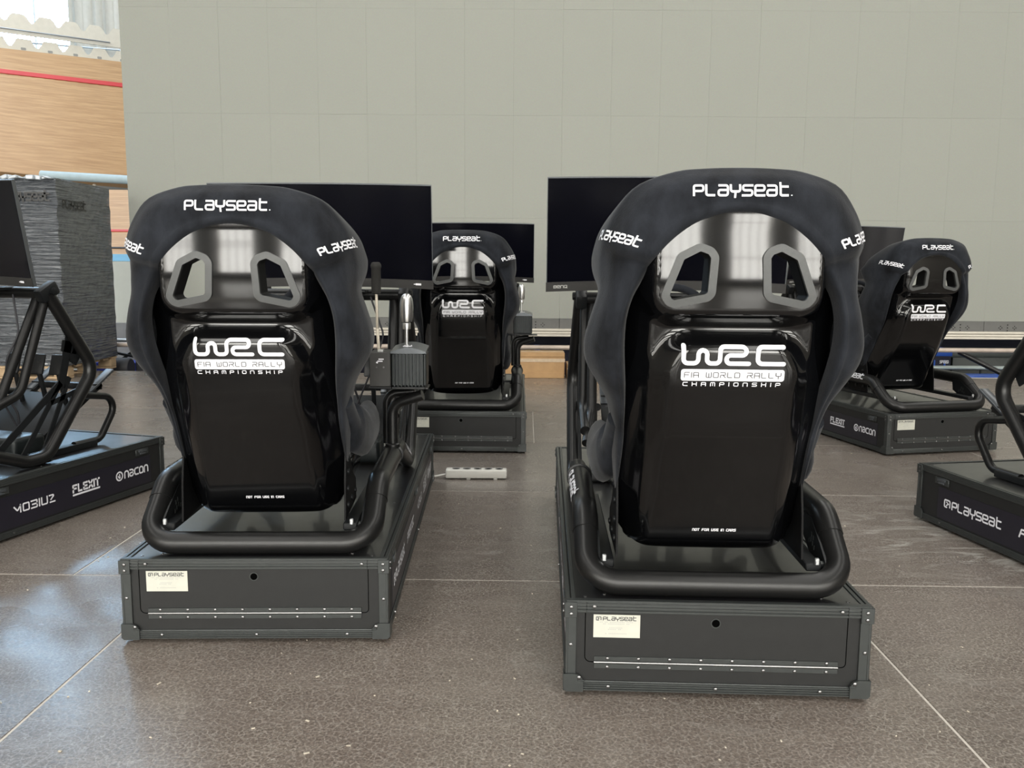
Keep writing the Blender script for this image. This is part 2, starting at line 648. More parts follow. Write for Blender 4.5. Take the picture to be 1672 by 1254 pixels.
b_ = BM()
rbox(b_, (0, 5, -0.75), (46, 52, 0.1))
struct('floor', b_, M_GROUND, 'grey concrete hall ground around the stage')
HX, HYB, HZ = 19.0, -15.0, 11.5
b_ = BM()
rbox(b_, (0, 6, HZ + .15), (2 * HX, 44, 0.3))
CEIL = struct('ceiling', b_, M_ROOF)
for i, x in enumerate((-11.5, -4.0, 4.0, 11.5)):
    b_ = BM()
    y1_ = 24 if x > 0 else 8.5
    pane(b_, (x - 1.1, -12, HZ - .05), (x - 1.1, y1_, HZ - .05), (x + 1.1, y1_, HZ - .05), (x + 1.1, -12, HZ - .05))
    struct('window_%d' % (20 + i), b_, glow('roof_light', SKYLIGHT), 'long roof light')
b_ = BM()
pane(b_, (-13.5, 10.2, HZ - .05), (-13.5, 21, HZ - .05), (-4.0, 21, HZ - .05), (-4.0, 10.2, HZ - .05))  # unseen emitter, put in for blue reflections on the left case tops
RB_ = struct('window_24', b_, glow('added_roof_glow', ADDED_SKY), 'broad glowing roof panel added for bluish light on the case tops')
b_ = BM()
for x in (-11.6, -9.7, -7.8, -5.9):  # bars across the added roof panel
    rbox(b_, (x, 15.6, HZ - .1), (.08, 10.8, .1))
obj('window_frame', b_, M_COLM, RB_, 0)
for nm, x in (('wall_left', -HX), ('wall_right', HX)):
    b_ = BM()
    rbox(b_, (x, 6, 5.4), (0.3, 44, 12.3))
    struct(nm, b_, M_WALL)
# rear wall: parapet, lintel, columns and tall glazing between them
b_ = BM()
rbox(b_, (0, HYB, -0.25), (2 * HX, 0.3, 1.0))
rbox(b_, (0, HYB, 10.3), (2 * HX, 0.3, 2.4))
struct('wall_back', b_, M_WALL)
NB = 9
bw = 2 * HX / NB
for i in range(NB + 1):
    b_ = BM()
    rbox(b_, (-HX + bw * i, HYB + .2, 5.4), (1.9, 0.7, 12.2))
    struct('trim_%d' % (i + 1), b_, M_COLM)
for i in range(NB):
    b_ = BM()
    x = -HX + bw * (i + .5)
    hw_ = (bw - 1.9) / 2
    pane(b_, (x - hw_, HYB - .05, .2), (x - hw_, HYB - .05, 9.15), (x + hw_, HYB - .05, 9.15), (x + hw_, HYB - .05, .2))
    wo = struct('window_%d' % (i + 1), b_, glow('rear_glazing', WIN_BACK), 'tall rear window')
    b_ = BM()
    for k in (-1, 0, 1):
        rbox(b_, (x + k * (bw - 1.9) / 4, HYB, 4.65), (0.09, 0.12, 9.0))
    for z in (3.0, 5.6):
        rbox(b_, (x, HYB, z), (bw - 1.9, 0.10, 0.08))
    obj('window_frame', b_, M_COLM, wo, 0)
# far wall behind the video wall
b_ = BM()
rbox(b_, (4.5, 27.8, 5.4), (29, 0.3, 12.3))
struct('wall_front', b_, M_WALL)
# bright glazing above the banked track, left of the video wall
b_ = BM()
pane(b_, (-18.9, 27.0, 5.7), (-9.5, 27.0, 5.7), (-9.5, 27.0, 11.4), (-18.9, 27.0, 11.4))
WL = struct('window_30', b_, glow('left_glazing', WIN_LEFT), 'sunlit glazing above the wooden track')
b_ = BM()
for x in (-18.6, -16.6, -14.6, -12.6):
    rbox(b_, (x, 26.9, 8.6), (0.06, 0.08, 5.8))
obj('window_frame', b_, mat('pale_frame', (0.75, 0.75, 0.72), 0.5, var=0.05), WL, 0)
b_ = BM()
rbox(b_, (-14.2, 27.4, 2.6), (9.4, 0.3, 6.2))
struct('wall_far', b_, M_WALL)


# ---- banked wooden track
def track_material():
    m = bpy.data.materials.new('track_wood')
    m.use_nodes = True
    nt = m.node_tree
    b = nt.nodes['Principled BSDF']
    b.inputs['Roughness'].default_value = 0.5
    uv = nt.nodes.new('ShaderNodeTexCoord')
    mp = nt.nodes.new('ShaderNodeMapping')
    mp.inputs['Scale'].default_value = (0.35, 26, 1)
    nt.links.new(uv.outputs['UV'], mp.inputs[0])
    n = nt.nodes.new('ShaderNodeTexNoise')
    n.inputs['Scale'].default_value = 2.2
    n.inputs['Detail'].default_value = 7
    n.inputs['Roughness'].default_value = 0.65
    nt.links.new(mp.outputs[0], n.inputs['Vector'])
    r = nt.nodes.new('ShaderNodeValToRGB')
    r.color_ramp.elements[0].position = 0.3
    r.color_ramp.elements[1].position = 0.7
    r.color_ramp.elements[0].color = (0.42, 0.235, 0.105, 1)
    r.color_ramp.elements[1].color = (0.64, 0.40, 0.205, 1)
    nt.links.new(n.outputs['Fac'], r.inputs[0])
    nt.links.new(r.outputs[0], b.inputs['Base Color'])
    return m


M_TRACK = track_material()
M_RED = mat('track_red_line', (0.62, 0.06, 0.06), 0.5, var=0.06, vscale=2)


def lerp3(a, c, f):
    return tuple(a[i] + (c[i] - a[i]) * f for i in range(3))


def band(bm, A0, A1, B0, B1, f0, f1, off=0.0, thick=0.12, sag=0.0, n=24, e0=-1.2, e1=1.9):
    """strip of a banked surface; A = lower edge from left to right, B = upper edge; f along the slope"""
    uvl = bm.loops.layers.uv.verify()
    rows = []
    for i in range(n + 1):
        s = e0 + (e1 - e0) * i / n
        lo = Vector(lerp3(A0, A1, s))
        hi = Vector(lerp3(B0, B1, s))
        nrm = (Vector(A1) - Vector(A0)).cross(hi - lo).normalized()
        if nrm.y > 0:
            nrm = -nrm
        rr = []
        for f in (f0, f1):
            p = lo.lerp(hi, f) + nrm * off
            rr.append((bm.verts.new(p), bm.verts.new(p - nrm * thick), s, f))
        rows.append(rr)
    for a, c in zip(rows[:-1], rows[1:]):
        fs = [(a[0], c[0], c[1], a[1], 0), (a[0], c[0], c[1], a[1], 1)]
        for p, q_, r_, t_, side in fs:
            fc = bm.faces.new([x[side] for x in (p, q_, r_, t_)])
            for lp, x in zip(fc.loops, (p, q_, r_, t_)):
                lp[uvl].uv = (x[2] * 3, x[3])
        for j in (0, 1):
            bm.faces.new((a[j][0], c[j][0], c[j][1], a[j][1]))


UA0, UA1 = (-8.925, 15.0, 2.754), (-7.878, 17.5, 2.81)
UB0, UB1 = (-10.53, 18.0, 5.566), (-9.294, 20.5, 5.907)
T_UP = empty('banked_track', (-8.9, 15.0, 0))
TI = Matrix.Translation((8.9, -15.0, 0))


def tpart(name, bm, m, root, off=(8.9, -15.0, 0), ang=0):
    bmesh.ops.translate(bm, vec=Vector(off), verts=bm.verts[:])
    return obj(name, bm, m, root, ang)


b_ = BM()
band(b_, UA0, UA1, UB0, UB1, 0.0, 1.0, e0=-0.9, e1=1.4)
tpart('track_boards', b_, M_TRACK, T_UP, ang=60)
b_ = BM()
band(b_, UA0, UA1, UB0, UB1, 0.765, 0.80, off=0.02, thick=0.03, e0=-0.9, e1=1.4)
tpart('red_line', b_, M_RED, T_UP, ang=60)
b_ = BM()
for i in range(4):       # timber trestle under the boards, resting on the hall ground
    s = -0.75 + i * 0.65
    lo, hi = Vector(lerp3(UA0, UA1, s)), Vector(lerp3(UB0, UB1, s))
    for f in (0.05, 0.95):
        p = lo.lerp(hi, f)
        rbox(b_, (p.x, p.y + .15, (p.z - 0.3 - 0.7) / 2), (0.12, 0.12, p.z - 0.3 + 0.7))
tpart('trestle', b_, mat('trestle_timber', (0.35, 0.25, 0.16), 0.8, var=0.1), T_UP)
tag(T_UP, 'steep honey-coloured banked wooden track with a red line along it', 'track')

# lower part of the track seen between the wrapped pallet and the video wall
LA0, LA1 = (-6.6, 12.35, 1.22), (-5.2, 12.35, 1.22)
LB0, LB1 = (-7.9, 14.6, 2.42), (-6.2, 14.6, 2.42)
T_LO = empty('lower_track', (-6.0, 12.4, 0))
lo_off = (6.0, -12.4, 0)
b_ = BM()
band(b_, LA0, LA1, LB0, LB1, 0.06, 1.0, e0=-0.6, e1=1.8)
tpart('track_boards', b_, M_TRACK, T_LO, lo_off)
b_ = BM()
band(b_, LA0, LA1, LB0, LB1, 0.36, 0.385, off=0.012, thick=0.03, e0=-.6, e1=1.8)
tpart('red_line', b_, M_RED, T_LO, lo_off)
b_ = BM()
band(b_, LA0, LA1, LB0, LB1, 0.135, 0.15, off=0.012, thick=0.03, e0=-.6, e1=1.8)
tpart('black_line', b_, M_INK, T_LO, lo_off)
b_ = BM()
band(b_, LA0, LA1, LB0, LB1, -0.02, 0.065, off=0.003, thick=0.1, e0=-.6, e1=1.8)
tpart('blue_band', b_, mat('track_blue', (0.13, 0.38, 0.58), 0.5, var=0.05), T_LO, lo_off)
b_ = BM()
for x in (-7.0, -5.6, -4.4):
    for y, z in ((12.6, 1.2), (14.2, 2.0)):
        rbox(b_, (x, y, (z - .7) / 2), (0.1, 0.1, z + .7))
tpart('trestle', b_, mat('trestle_timber', (0.35, 0.25, 0.16), 0.8, var=0.1), T_LO, lo_off)
tag(T_LO, 'lower track boards with red, black and blue lines behind white board', 'track')

# padded rail below the banked track
b_ = BM()
tube(b_, [(-8.2, 14.98, 2.70), (-4.2, 14.98, 2.50)], 0.075, 0, 14)
RAIL = empty('padded_rail', (-6.6, 14.75, 0))
bmesh.ops.translate(b_, vec=(6.6, -14.75, 0), verts=b_.verts[:])
obj('rail_padding', b_, mat('pale_blue_padding', (0.45, 0.58, 0.64), 0.5, var=0.06), RAIL)
for x in (-7.3, -4.4):
    b_ = BM()
    tube(b_, [(x + 6.6, 0.30, -0.7), (x + 6.6, 0.26, 2.55)], 0.03, 0, 8)
    obj('rail_post', b_, M_COLM, RAIL)
tag(RAIL, 'pale blue padded rail running below the banked track', 'rail')

# white barrier with scalloped cut-outs along the top of the track
BAR = empty('white_barrier', (-10.0, 19.0, 0))
d_ = (Vector(UB1) - Vector(UB0)).normalized()
M_BARR = mat('white_barrier_plastic', (0.88, 0.84, 0.72), 0.5, var=0.04)
for i in range(-6, 5):
    p0 = Vector(UB0) + d_ * (i * 0.62 + 0.05) + Vector((-.05, .20, -0.08))
    b_ = BM()
    for lvl, (zb, hh) in enumerate(((0.0, 0.36), (0.44, 0.42))):
        base = []
        N_ = 10
        sh = lvl * 0.14
        for k in range(N_ + 1):
            f = k / N_
            zt = hh - 0.17 * max(0, math.sin(2 * PI * (f * 1 + .1 + sh)))
            base.append((f * 0.62, zb + zt))
        poly = [(0, zb)] + base + [(0.62, zb)]
        prism(b_, poly, lambda a, c, h_: p0 + d_ * a + Vector((-.12 * h_, h_, c)), 0.05)
    bmesh.ops.translate(b_, vec=(10.0, -19.0, 0), verts=b_.verts[:])
    pn = obj('barrier_panel', b_, M_BARR, BAR, 0)
    b_ = BM()
    q0 = p0 + d_ * 0.4 + Vector((0, 0, .155))
    prism(b_, rrect(.11, .05, .015, 3), lambda a, c, h_: q0 + d_ * a + Vector((-.0, -h_, c)), 0.012)
    bmesh.ops.translate(b_, vec=(10.0, -19.0, 0), verts=b_.verts[:])
    obj('slot', b_, M_INKL, pn, 0)
b_ = BM()
a0, a1 = Vector(UB0) - d_ * 4, Vector(UB0) + d_ * 2.6
tube(b_, [a0 + Vector((0, .1, .42)), a1 + Vector((0, .1, .42))], 0.018, 0, 8)
bmesh.ops.translate(b_, vec=(10.0, -19.0, 0), verts=b_.verts[:])
obj('barrier_rail', b_, M_BRKT, BAR)
tag(BAR, 'white scalloped plastic barrier along the top edge of banked track', 'barrier')

# curtain beside the glazing
b_ = BM()
n = 60
top, bot = [], []
for i in range(n + 1):
    x = -11.72 + 3.2 * i / n
    y = 23.2 + 0.07 * math.sin(i * 1.25) + 0.03 * math.sin(i * 2.9)
    top.append((x, y))
for z0, z1 in ((6.0, 11.3),):
    V = [[b_.verts.new((x, y + dy, z)) for (x, y) in top] for z, dy in ((z0, 0), (z1, 0), (z1, .02), (z0, .02))]
    for r in range(4):
        A, B = V[r], V[(r + 1) % 4]
        for i in range(n):
            b_.faces.new((A[i], A[i + 1], B[i + 1], B[i]))
tag(obj('curtain', b_, mat('pale_curtain', (0.62, 0.60, 0.54), 0.8, var=0.04), None, 60),
    'pale pleated curtain hanging beside the bright glazing', 'curtain')
b_ = BM()
tube(b_, [(-12.6, 22.6, 6.85), (-8.4, 22.9, 6.62)], 0.025, 0, 8)
for x in (-12.4, -11.3, -10.2, -9.0):
    tube(b_, [(x, 22.75, 5.6), (x, 22.75, 6.75)], 0.02, 0, 8)
tag(obj('handrail', b_, M_BRKT, None), 'thin metal handrail in front of the pale curtain', 'handrail')
b_ = BM()
rbox(b_, (-10.6, 23.0, 2.6), (5.4, 1.6, 6.55))
struct('trim_40', b_, M_WALL)

# =====================================================================================================
# VIDEO WALL
# =====================================================================================================
def led_material():
    m = bpy.data.materials.new('led_tile_face')
    m.use_nodes = True
    nt = m.node_tree
    b = nt.nodes['Principled BSDF']
    oi = nt.nodes.new('ShaderNodeObjectInfo')
    r = nt.nodes.new('ShaderNodeValToRGB')
    r.color_ramp.elements[0].color = (0.300, 0.310, 0.278, 1)
    r.color_ramp.elements[1].color = (0.307, 0.317, 0.284, 1)
    nt.links.new(oi.outputs['Random'], r.inputs[0])
    g = nt.nodes.new('ShaderNodeNewGeometry')
    n = nt.nodes.new('ShaderNodeTexNoise')
    n.inputs['Scale'].default_value = 60
    nt.links.new(g.outputs['Position'], n.inputs['Vector'])
    mx = nt.nodes.new('ShaderNodeMix')
    mx.data_type = 'RGBA'
    mx.blend_type = 'MULTIPLY'
    mx.inputs[0].default_value = 0.12
    nt.links.new(r.outputs[0], mx.inputs[6])
    nt.links.new(n.outputs['Color'], mx.inputs[7])
    nt.links.new(mx.outputs[2], b.inputs['Base Color'])
    b.inputs['Roughness'].default_value = 0.62
    b.inputs['Specular IOR Level'].default_value = 0.3
    return m


M_LED = led_material()
TW, TH, LY = 0.537, 1.116, 9.6
LX0, LZ0 = -4.30, 0.555
NCOL, NROW = 23, 5
VW = empty('video_screen', (LX0 + NCOL * TW / 2, LY, 0.3))
tag(VW, 'huge grey unlit video wall of square tiles behind the simulators', 'video wall')
vx, vy, vz = VW.location
b_ = BM()
rbox(b_, (0, 0, 0), (TW - 0.0008, 0.05, TH - 0.0008), 0.0)
tile0 = obj('screen_tile', b_, M_LED, VW, 0)
first = True
for i in range(NCOL):
    for j in range(NROW):
        o = tile0 if first else tile0.copy()
        if not first:
            COL.objects.link(o)
        first = False
        o.location = (LX0 + (i + .5) * TW - vx, 0.025 + random.uniform(-.0008, .0008), LZ0 + (j + .5) * TH - vz)
b_ = BM()
rbox(b_, (0, 0.14, (LZ0 + NROW * TH / 2) - vz), (NCOL * TW - .02, 0.12, NROW * TH - .02))
obj('backing', b_, M_INK, VW, 0)
M_BASEP = mat('grey_base_plate', (0.105, 0.105, 0.10), 0.5, var=0.06, vscale=20)
b_ = BM()
rbox(b_, (0, 0, 0), (TW - .003, 0.05, 0.145), 0.002, 1)
plate0 = obj('base_plate', b_, M_BASEP, VW, 0)
b_ = BM()
for cx in (-.08, .08):
    for dx, dz in ((.017, 0), (-.017, 0), (0, .017), (0, -.017)):
        lathe(b_, [(0.005, 0), (0.005, -.004)], (cx + dx, -0.025, dz), 'y', 8)
for dz in (-.032, 0, .032):
    lathe(b_, [(0.006, 0), (0.006, -.003)], (0, -0.025, dz), 'y', 8)
dots0 = obj('bolt_holes', b_, M_VOID, plate0, 0)
dots0['kind'] = 'stuff'
for i in range(NCOL):
    if i == 0:
        o = plate0
    else:
        o = copy_tree(plate0, VW)
    o.location = (LX0 + (i + .5) * TW - vx, 0.025, 0.482 - vz)
# pale beam under the wall (three ridges), pipe below and hidden supports
M_BEAM = mat('pale_beam', (0.62, 0.58, 0.50), 0.5, var=0.08, vscale=6)
b_ = BM()
for z, h_, dy in ((0.428, .024, 0), (0.398, .026, .006), (0.368, .026, -.006)):
    rbox(b_, (NCOL * TW / 2 + LX0 - vx, -0.02 + dy, z - vz), (NCOL * TW, 0.12, h_), 0.004, 1)
obj('base_beam', b_, M_BEAM, VW)
b_ = BM()
for i in range(0, NCOL + 1, 4):
    x = LX0 + i * TW - vx
    rbox(b_, (x, 0.1, (0.36 - .7) / 2 - vz + .0), (0.08, 0.08, 1.06))
obj('support_leg', b_, M_INK, VW, 0)
b_ = BM()
tube(b_, [(-8.0, 9.35, 0.245), (9.5, 9.35, 0.245)], 0.026, 0, 12)
tag(obj('scaffold_pipe', b_, mat('worn_scaffold', (0.50, 0.42, 0.36), 0.5, metal=0.3, var=0.25, vscale=5), None),
    'long worn scaffold pipe running below the video wall', 'pipe')
b_ = BM()
tube(b_, [(3.9, 9.8, 0.0), (9.5, 9.8, 0.0)], 0.024, 0, 12)
tag(obj('ground_pipe', b_, mat('green_grey_pipe', (0.35, 0.40, 0.38), 0.4, metal=0.5, var=0.1), None),
    'lower greenish metal pipe beneath the video wall at right', 'pipe')
b_ = BM()
tube(b_, [(5.02, 9.45, 0.22), (5.62, 9.15, -0.12)], 0.028, 0, 10)
tag(obj('brace_bar', b_, M_TUBE, None), 'black diagonal brace bar under the right of video wall', 'brace')
# gear standing on the hall ground behind the stage
M_BLUE = mat('blue_plastic', (0.02, 0.09, 0.42), 0.4, var=0.15, vscale=6)
M_NAVY = mat('dark_navy', (0.006, 0.007, 0.022), 0.7, var=0.2, vscale=5)
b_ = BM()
rbox(b_, (2.0, 10.6, -0.2), (13.4, 0.05, 1.1))  # dark colour stands in for the shade in the gap under the wall
tag(obj('gap_shade_sheet', b_, M_NAVY, None, 0), 'dark navy sheet standing in for shade in the gap below video wall', 'cloth')


def crate(name, c, s, m, label, cat, trimm=None, lid=True):
    """bin with rim, ribs and lid"""
    e = empty(name, (c[0], c[1], c[2] - s[2] / 2))
    b1 = BM()
    rbox(b1, (0, 0, s[2] * .46), (s[0], s[1], s[2] * .92), 0.012)
    obj('body', b1, m, e)
    b1 = BM()
    rbox(b1, (0, 0, s[2] * .95), (s[0] * 1.04, s[1] * 1.04, s[2] * .1), 0.01)
    obj('lid' if lid else 'rim', b1, trimm or m, e)
    b1 = BM()
    for k in (-.3, 0, .3):
        rbox(b1, (k * s[0], -s[1] / 2 - .006, s[2] * .45), (.02, .014, s[2] * .8), 0.003, 1)
    obj('rib', b1, trimm or m, e)
    tag(e, label, cat)
    return e


crate('storage_bin', (4.98, 10.1, -0.22), (0.40, 0.4, 0.86), M_NAVY, 'dark blue storage bin with white print under the video wall', 'bin', M_BLUE)
b_ = BM()
lettering('eZE', .10, .035, .008, lambda a, c: Vector((4.84 + a, 9.885, .07 + c)), bm=b_)
lettering('sPeeD', .10, .03, .007, lambda a, c: Vector((5.04 + a, 9.885, .045 + c)), bm=b_)
PR = obj('bin_print', b_, M_WHITE, bpy.data.objects['storage_bin'], 0)
PR.location = (-4.98, -10.1, 0.65)
crate('road_case', (6.1, 10.25, -0.22), (1.7, 0.5, 0.80), mat('green_black_case', (0.022, 0.030, 0.026), 0.5, var=0.1), 'greenish black road case under right end of video wall', 'case')
crate('blue_tray', (5.35, 9.64, -0.36), (1.5, .22, .6), M_BLUE, 'low blue plastic tray before the greenish road case', 'tray', lid=False)
crate('blue_drum', (0.30, 10.2, -0.25), (0.07, 0.07, .9), M_BLUE, 'narrow blue upright post under middle of the video wall', 'post')
crate('yellow_post', (0.19, 10.1, -0.25), (0.05, 0.05, .9), mat('olive_yellow', (0.16, 0.14, 0.02), 0.5, var=0.1), 'olive yellow upright post under middle of video wall', 'post')
b_ = BM()
for k in range(3):
    rbox(b_, (4.55, 10.0, 0.03 + k * .035), (.36, .3, .012), .002, 1)
tag(obj('metal_shelf', b_, M_BRKT, None, 0), 'stack of thin bright metal slats left of storage bin', 'shelf')
b_ = BM()
rbox(b_, (4.55, 10.0, -.35), (.4, .32, .7))
tag(obj('shelf_stand', b_, M_NAVY, None, 0), 'dark stand carrying the bright metal slats', 'stand')

# cardboard boxes on the stage in front of the video wall
M_CARD = mat('cardboard', (0.50, 0.31, 0.15), 0.8, var=0.10, vscale=9, bump=0.03, bscale=60)


def carton(name, x0, x1, y0, y1, z1, label, seam=True):
    e = empty(name, ((x0 + x1) / 2, (y0 + y1) / 2, 0))
    wx, wy = x1 - x0, y1 - y0
    b1 = BM()
    rbox(b1, (0, 0, z1 * .5), (wx, wy, z1), 0.004, 1)
    obj('box', b1, M_CARD, e, 0)
    b1 = BM()
    rbox(b1, (0, -wy / 2 - .002, z1 * .70), (wx * 1.01, .004, z1 * .13), 0)
    rbox(b1, (0, 0, z1 + .001), (wx * 1.0, .05, .003), 0)
    obj('packing_tape', b1, mat('packing_tape', (0.60, 0.47, 0.33), 0.25, var=0.1, vscale=30), e, 0)
    b1 = BM()
    rbox(b1, (0.0, -wy / 2 - .004, z1 * .92), (wx * .97, .008, z1 * .14), 0)
    rbox(b1, (0.0, -wy / 2 - .004, z1 * .12), (wx * .97, .008, z1 * .22), 0)
    obj('flap', b1, M_CARD, e, 0)
    return tag(e, label, 'box')


carton('cardboard_box', -0.10, 0.535, 8.55, 8.82, 0.262, 'taped brown cardboard box on stage before video wall, the larger one')
carton('cardboard_box', 0.56, 1.02, 8.48, 8.80, 0.15, 'low brown cardboard box right of the larger taped one')

# ---- things on the left behind the stage
b_ = BM()
rbox(b_, (-5.9, 12.0, 0.76), (2.6, 0.06, 0.86))
WB = empty('white_board', (-5.9, 12.0, -0.7))
bmesh.ops.translate(b_, vec=(5.9, -12.0, 0.7), verts=b_.verts[:])
obj('panel', b_, mat('white_board', (0.62, 0.66, 0.62), 0.4, var=0.03), WB, 0)
b_ = BM()
rbox(b_, (0, 0, 0.98), (2.6, 0.2, 0.10))
obj('ledge', b_, mat('pinkish_ledge', (0.52, 0.46, 0.43), 0.6, var=0.05), WB, 0)
b_ = BM()
rbox(b_, (0, .02, 0.45), (2.6, 0.1, 0.9))
obj('foot_panel', b_, M_NAVY, WB, 0)
b_ = BM()
lettering('sYoTRoNe', 0.36, 0.04, 0.011, lambda a, c: Vector((-0.02 + a, -0.105, 0.985 + c)), bm=b_)
obj('board_lettering', b_, mat('red_print', (0.60, 0.05, 0.04), 0.5, var=0.05), WB, 0)
tag(WB, 'white advertising board with red lettering beside the wrapped pallet', 'board')
b_ = BM()
rbox(b_, (-5.1, 10.8, -0.15), (1.9, 0.04, 1.1))
tag(obj('white_sheet', b_, mat('white_sheet', (0.60, 0.62, 0.62), 0.7, var=0.04), None, 0), 'white sheet hung low behind the truss bars', 'sheet')
b_ = BM()
rbox(b_, (-4.4, 10.3, -0.35), (1.5, 0.3, 0.62), 0.02)
tag(obj('blue_mat', b_, mat('blue_mat', (0.02, 0.05, 0.45), 0.5, var=0.08), None), 'blue crash mat behind the stage near the truss', 'mat')
TR = empty('truss', (-4.85, 9.95, -0.7))
for p0, p1, r_ in (((-.45, 0, .96), (.5, 0, .93), .028), ((-.45, .12, .90), (.5, .02, .72), .018), ((-.1, .05, .5), (.35, .05, .82), .018), ((-.3, .1, 0), (-.3, .1, .95), .025), ((.4, .1, 0), (.4, .1, .95), .025)):
    b_ = BM()
    tube(b_, [p0, p1], r_, 0, 10)
    obj('truss_tube', b_, M_BRKT if r_ > .02 else M_TUBE, TR)
tag(TR, 'grey metal truss bars behind the stage left of video wall', 'truss')
b_ = BM()
lathe(b_, [(0.03, -.10), (.10, -.10), (.115, -.08), (.115, .08), (.10, .10), (.03, .10)], (0, 0, 0.0), 'x', 20)
CW = empty('motor_drum', (-4.42, 9.5, -0.03))
obj('drum', b_, M_INK, CW)
b_ = BM()
rbox(b_, (0, 0, -.35), (.24, .2, .55), .02)
obj('base', b_, M_INK, CW)
tag(CW, 'small dark rounded motor drum below the grey truss bars', 'motor')

# black flight case on casters behind the front left simulator
BC = empty('trunk_case', (-3.05, 8.2, 0))
b_ = BM()
rbox(b_, (0, 0, .30), (.86, .5, .44), .01)
obj('body', b_, M_CASE, BC)
b_ = BM()
for z in (.09, .51):
    for y in (-.25, .25):
        rbox(b_, (0, y, z), (.87, .03, .03), .004, 1)
for x in (-.425, .425):
    for y in (-.245, .245):
        rbox(b_, (x, y, .3), (.03, .03, .45), .004, 1)
obj('edge_profile', b_, M_RAIL, BC)
for x in (-.33, .33):
    for y in (-.17, .17):
        b_ = BM()
        lathe(b_, [(.035, -.015), (.038, -.01), (.038, .01), (.035, .015)], (x, y, .038), 'x', 14)
        rbox(b_, (x, y, .072), (.05, .05, .02))
        obj('caster', b_, M_PLATE, BC)
tag(BC, 'black trunk case on casters at the far stage edge beside blue mat', 'case')

# wrapped pallet
def wrap_material():
    m = bpy.data.materials.new('stretch_wrap_film')
    m.use_nodes = True
    nt = m.node_tree
    b = nt.nodes['Principled BSDF']
    b.inputs['Base Color'].default_value = (0.050, 0.060, 0.072, 1)
    b.inputs['Roughness'].default_value = 0.22
    b.inputs['Specular IOR Level'].default_value = 0.9
    b.inputs['Coat Weight'].default_value = 1.0
    b.inputs['Coat Roughness'].default_value = 0.08
    g = nt.nodes.new('ShaderNodeNewGeometry')
    mp = nt.nodes.new('ShaderNodeMapping')
    mp.inputs['Scale'].default_value = (1.5, 1.5, 22)
    mp.inputs['Rotation'].default_value = (0.05, -0.04, 0)
    nt.links.new(g.outputs['Position'], mp.inputs[0])
    n = nt.nodes.new('ShaderNodeTexNoise')
    n.inputs['Scale'].default_value = 2.0
    n.inputs['Detail'].default_value = 6
    n.inputs['Distortion'].default_value = 0.6
    nt.links.new(mp.outputs[0], n.inputs['Vector'])
    bp = nt.nodes.new('ShaderNodeBump')
    bp.inputs['Strength'].default_value = 1.0
    bp.inputs['Distance'].default_value = 0.05
    nt.links.new(n.outputs['Fac'], bp.inputs['Height'])
    nt.links.new(bp.outputs[0], b.inputs['Normal'])
    nt.links.new(bp.outputs[0], b.inputs['Coat Normal'])
    return m


PAL = empty('wrapped_pallet', (-4.98, 8.72, 0))
b_ = BM()
res = bmesh.ops.create_grid(b_, x_segments=1, y_segments=1, size=1)
bmesh.ops.delete(b_, geom=b_.verts[:], context='VERTS')
nz, nu = 30, 12
ring = []
hx, hy = 0.63, 0.535
cor = [(-hx, -hy), (hx, -hy), (hx, hy), (-hx, hy)]
for iz in range(nz + 1):
    z = 0.135 + (1.93 - 0.135) * iz / nz
    rr = []
    for s in range(4):
        a, c = cor[s], cor[(s + 1) % 4]
        for k in range(nu):
            f = k / nu
            jit = 0.006 * math.sin(iz * 1.7 + k * 0.9 + s) + random.uniform(-.004, .004)
            bulge = 0.012 * math.sin(PI * f)
            nx, ny = (c[1] - a[1]), -(c[0] - a[0])
            l_ = math.hypot(nx, ny)
            rr.append(b_.verts.new((a[0] + (c[0] - a[0]) * f + nx / l_ * (jit + bulge), a[1] + (c[1] - a[1]) * f + ny / l_ * (jit + bulge), z)))
    ring.append(rr)
m_ = 4 * nu
for i in range(nz):
    for k in range(m_):
        b_.faces.new((ring[i][k], ring[i][(k + 1) % m_], ring[i + 1][(k + 1) % m_], ring[i + 1][k]))
b_.faces.new(ring[0][::-1])
b_.faces.new(ring[-1])
M_WRAP = wrap_material()
obj('wrapped_stack', b_, M_WRAP, PAL, 50)
b_ = BM()
for k in range(24):      # loose ruffle of film on the top edge
    a = k / 24
    x = -hx + 2 * hx * a
    rbox(b_, (x, -hy + .03 * math.sin(k * 2.1), 1.93), (.075, .09, .03 + .015 * math.sin(k * 1.3)), .008, 1,
         mtx=Matrix.Rotation(math.sin(k * 3.3) * .5, 3, 'Y'))
obj('film_ruffle', b_, mat('clear_film_ruffle', (0.45, 0.50, 0.54), 0.2, spec=0.9, var=0.2), PAL)
M_PW = mat('pallet_wood', (0.50, 0.36, 0.22), 0.8, var=0.2, vscale=9)
for k, y in enumerate((-.45, 0, .45)):
    for x in (-.55, 0, .55):
        b_ = BM()
        rbox(b_, (x, y, .065), (.14, .12, .08), .003, 1)
        obj('pallet_block', b_, M_PW, PAL, 0)
    b_ = BM()
    rbox(b_, (0, y, .0125), (1.24, .12, .021), .002, 1)
    obj('pallet_board', b_, M_PW, PAL, 0)
for k in range(6):
    b_ = BM()
    rbox(b_, (0, -.48 + k * .192, .118), (1.24, .11, .022), .002, 1)
    obj('pallet_board', b_, M_PW, PAL, 0)
b_ = BM()
lettering('PLaYseat', .44, .07, .018, lambda a, c: Vector((hx + .022, -.47 + a, 1.66 + c)), bm=b_, step=.03)
obj('stack_lettering', b_, mat('black_tape_print', (0.012, 0.012, 0.012), 0.4, var=0.1), PAL, 0)
b_ = BM()
lettering('PLaYseat', .44, .07, .018, lambda a, c: Vector((.13 + a, -hy - .022, 1.72 + c)), bm=b_, step=.03)
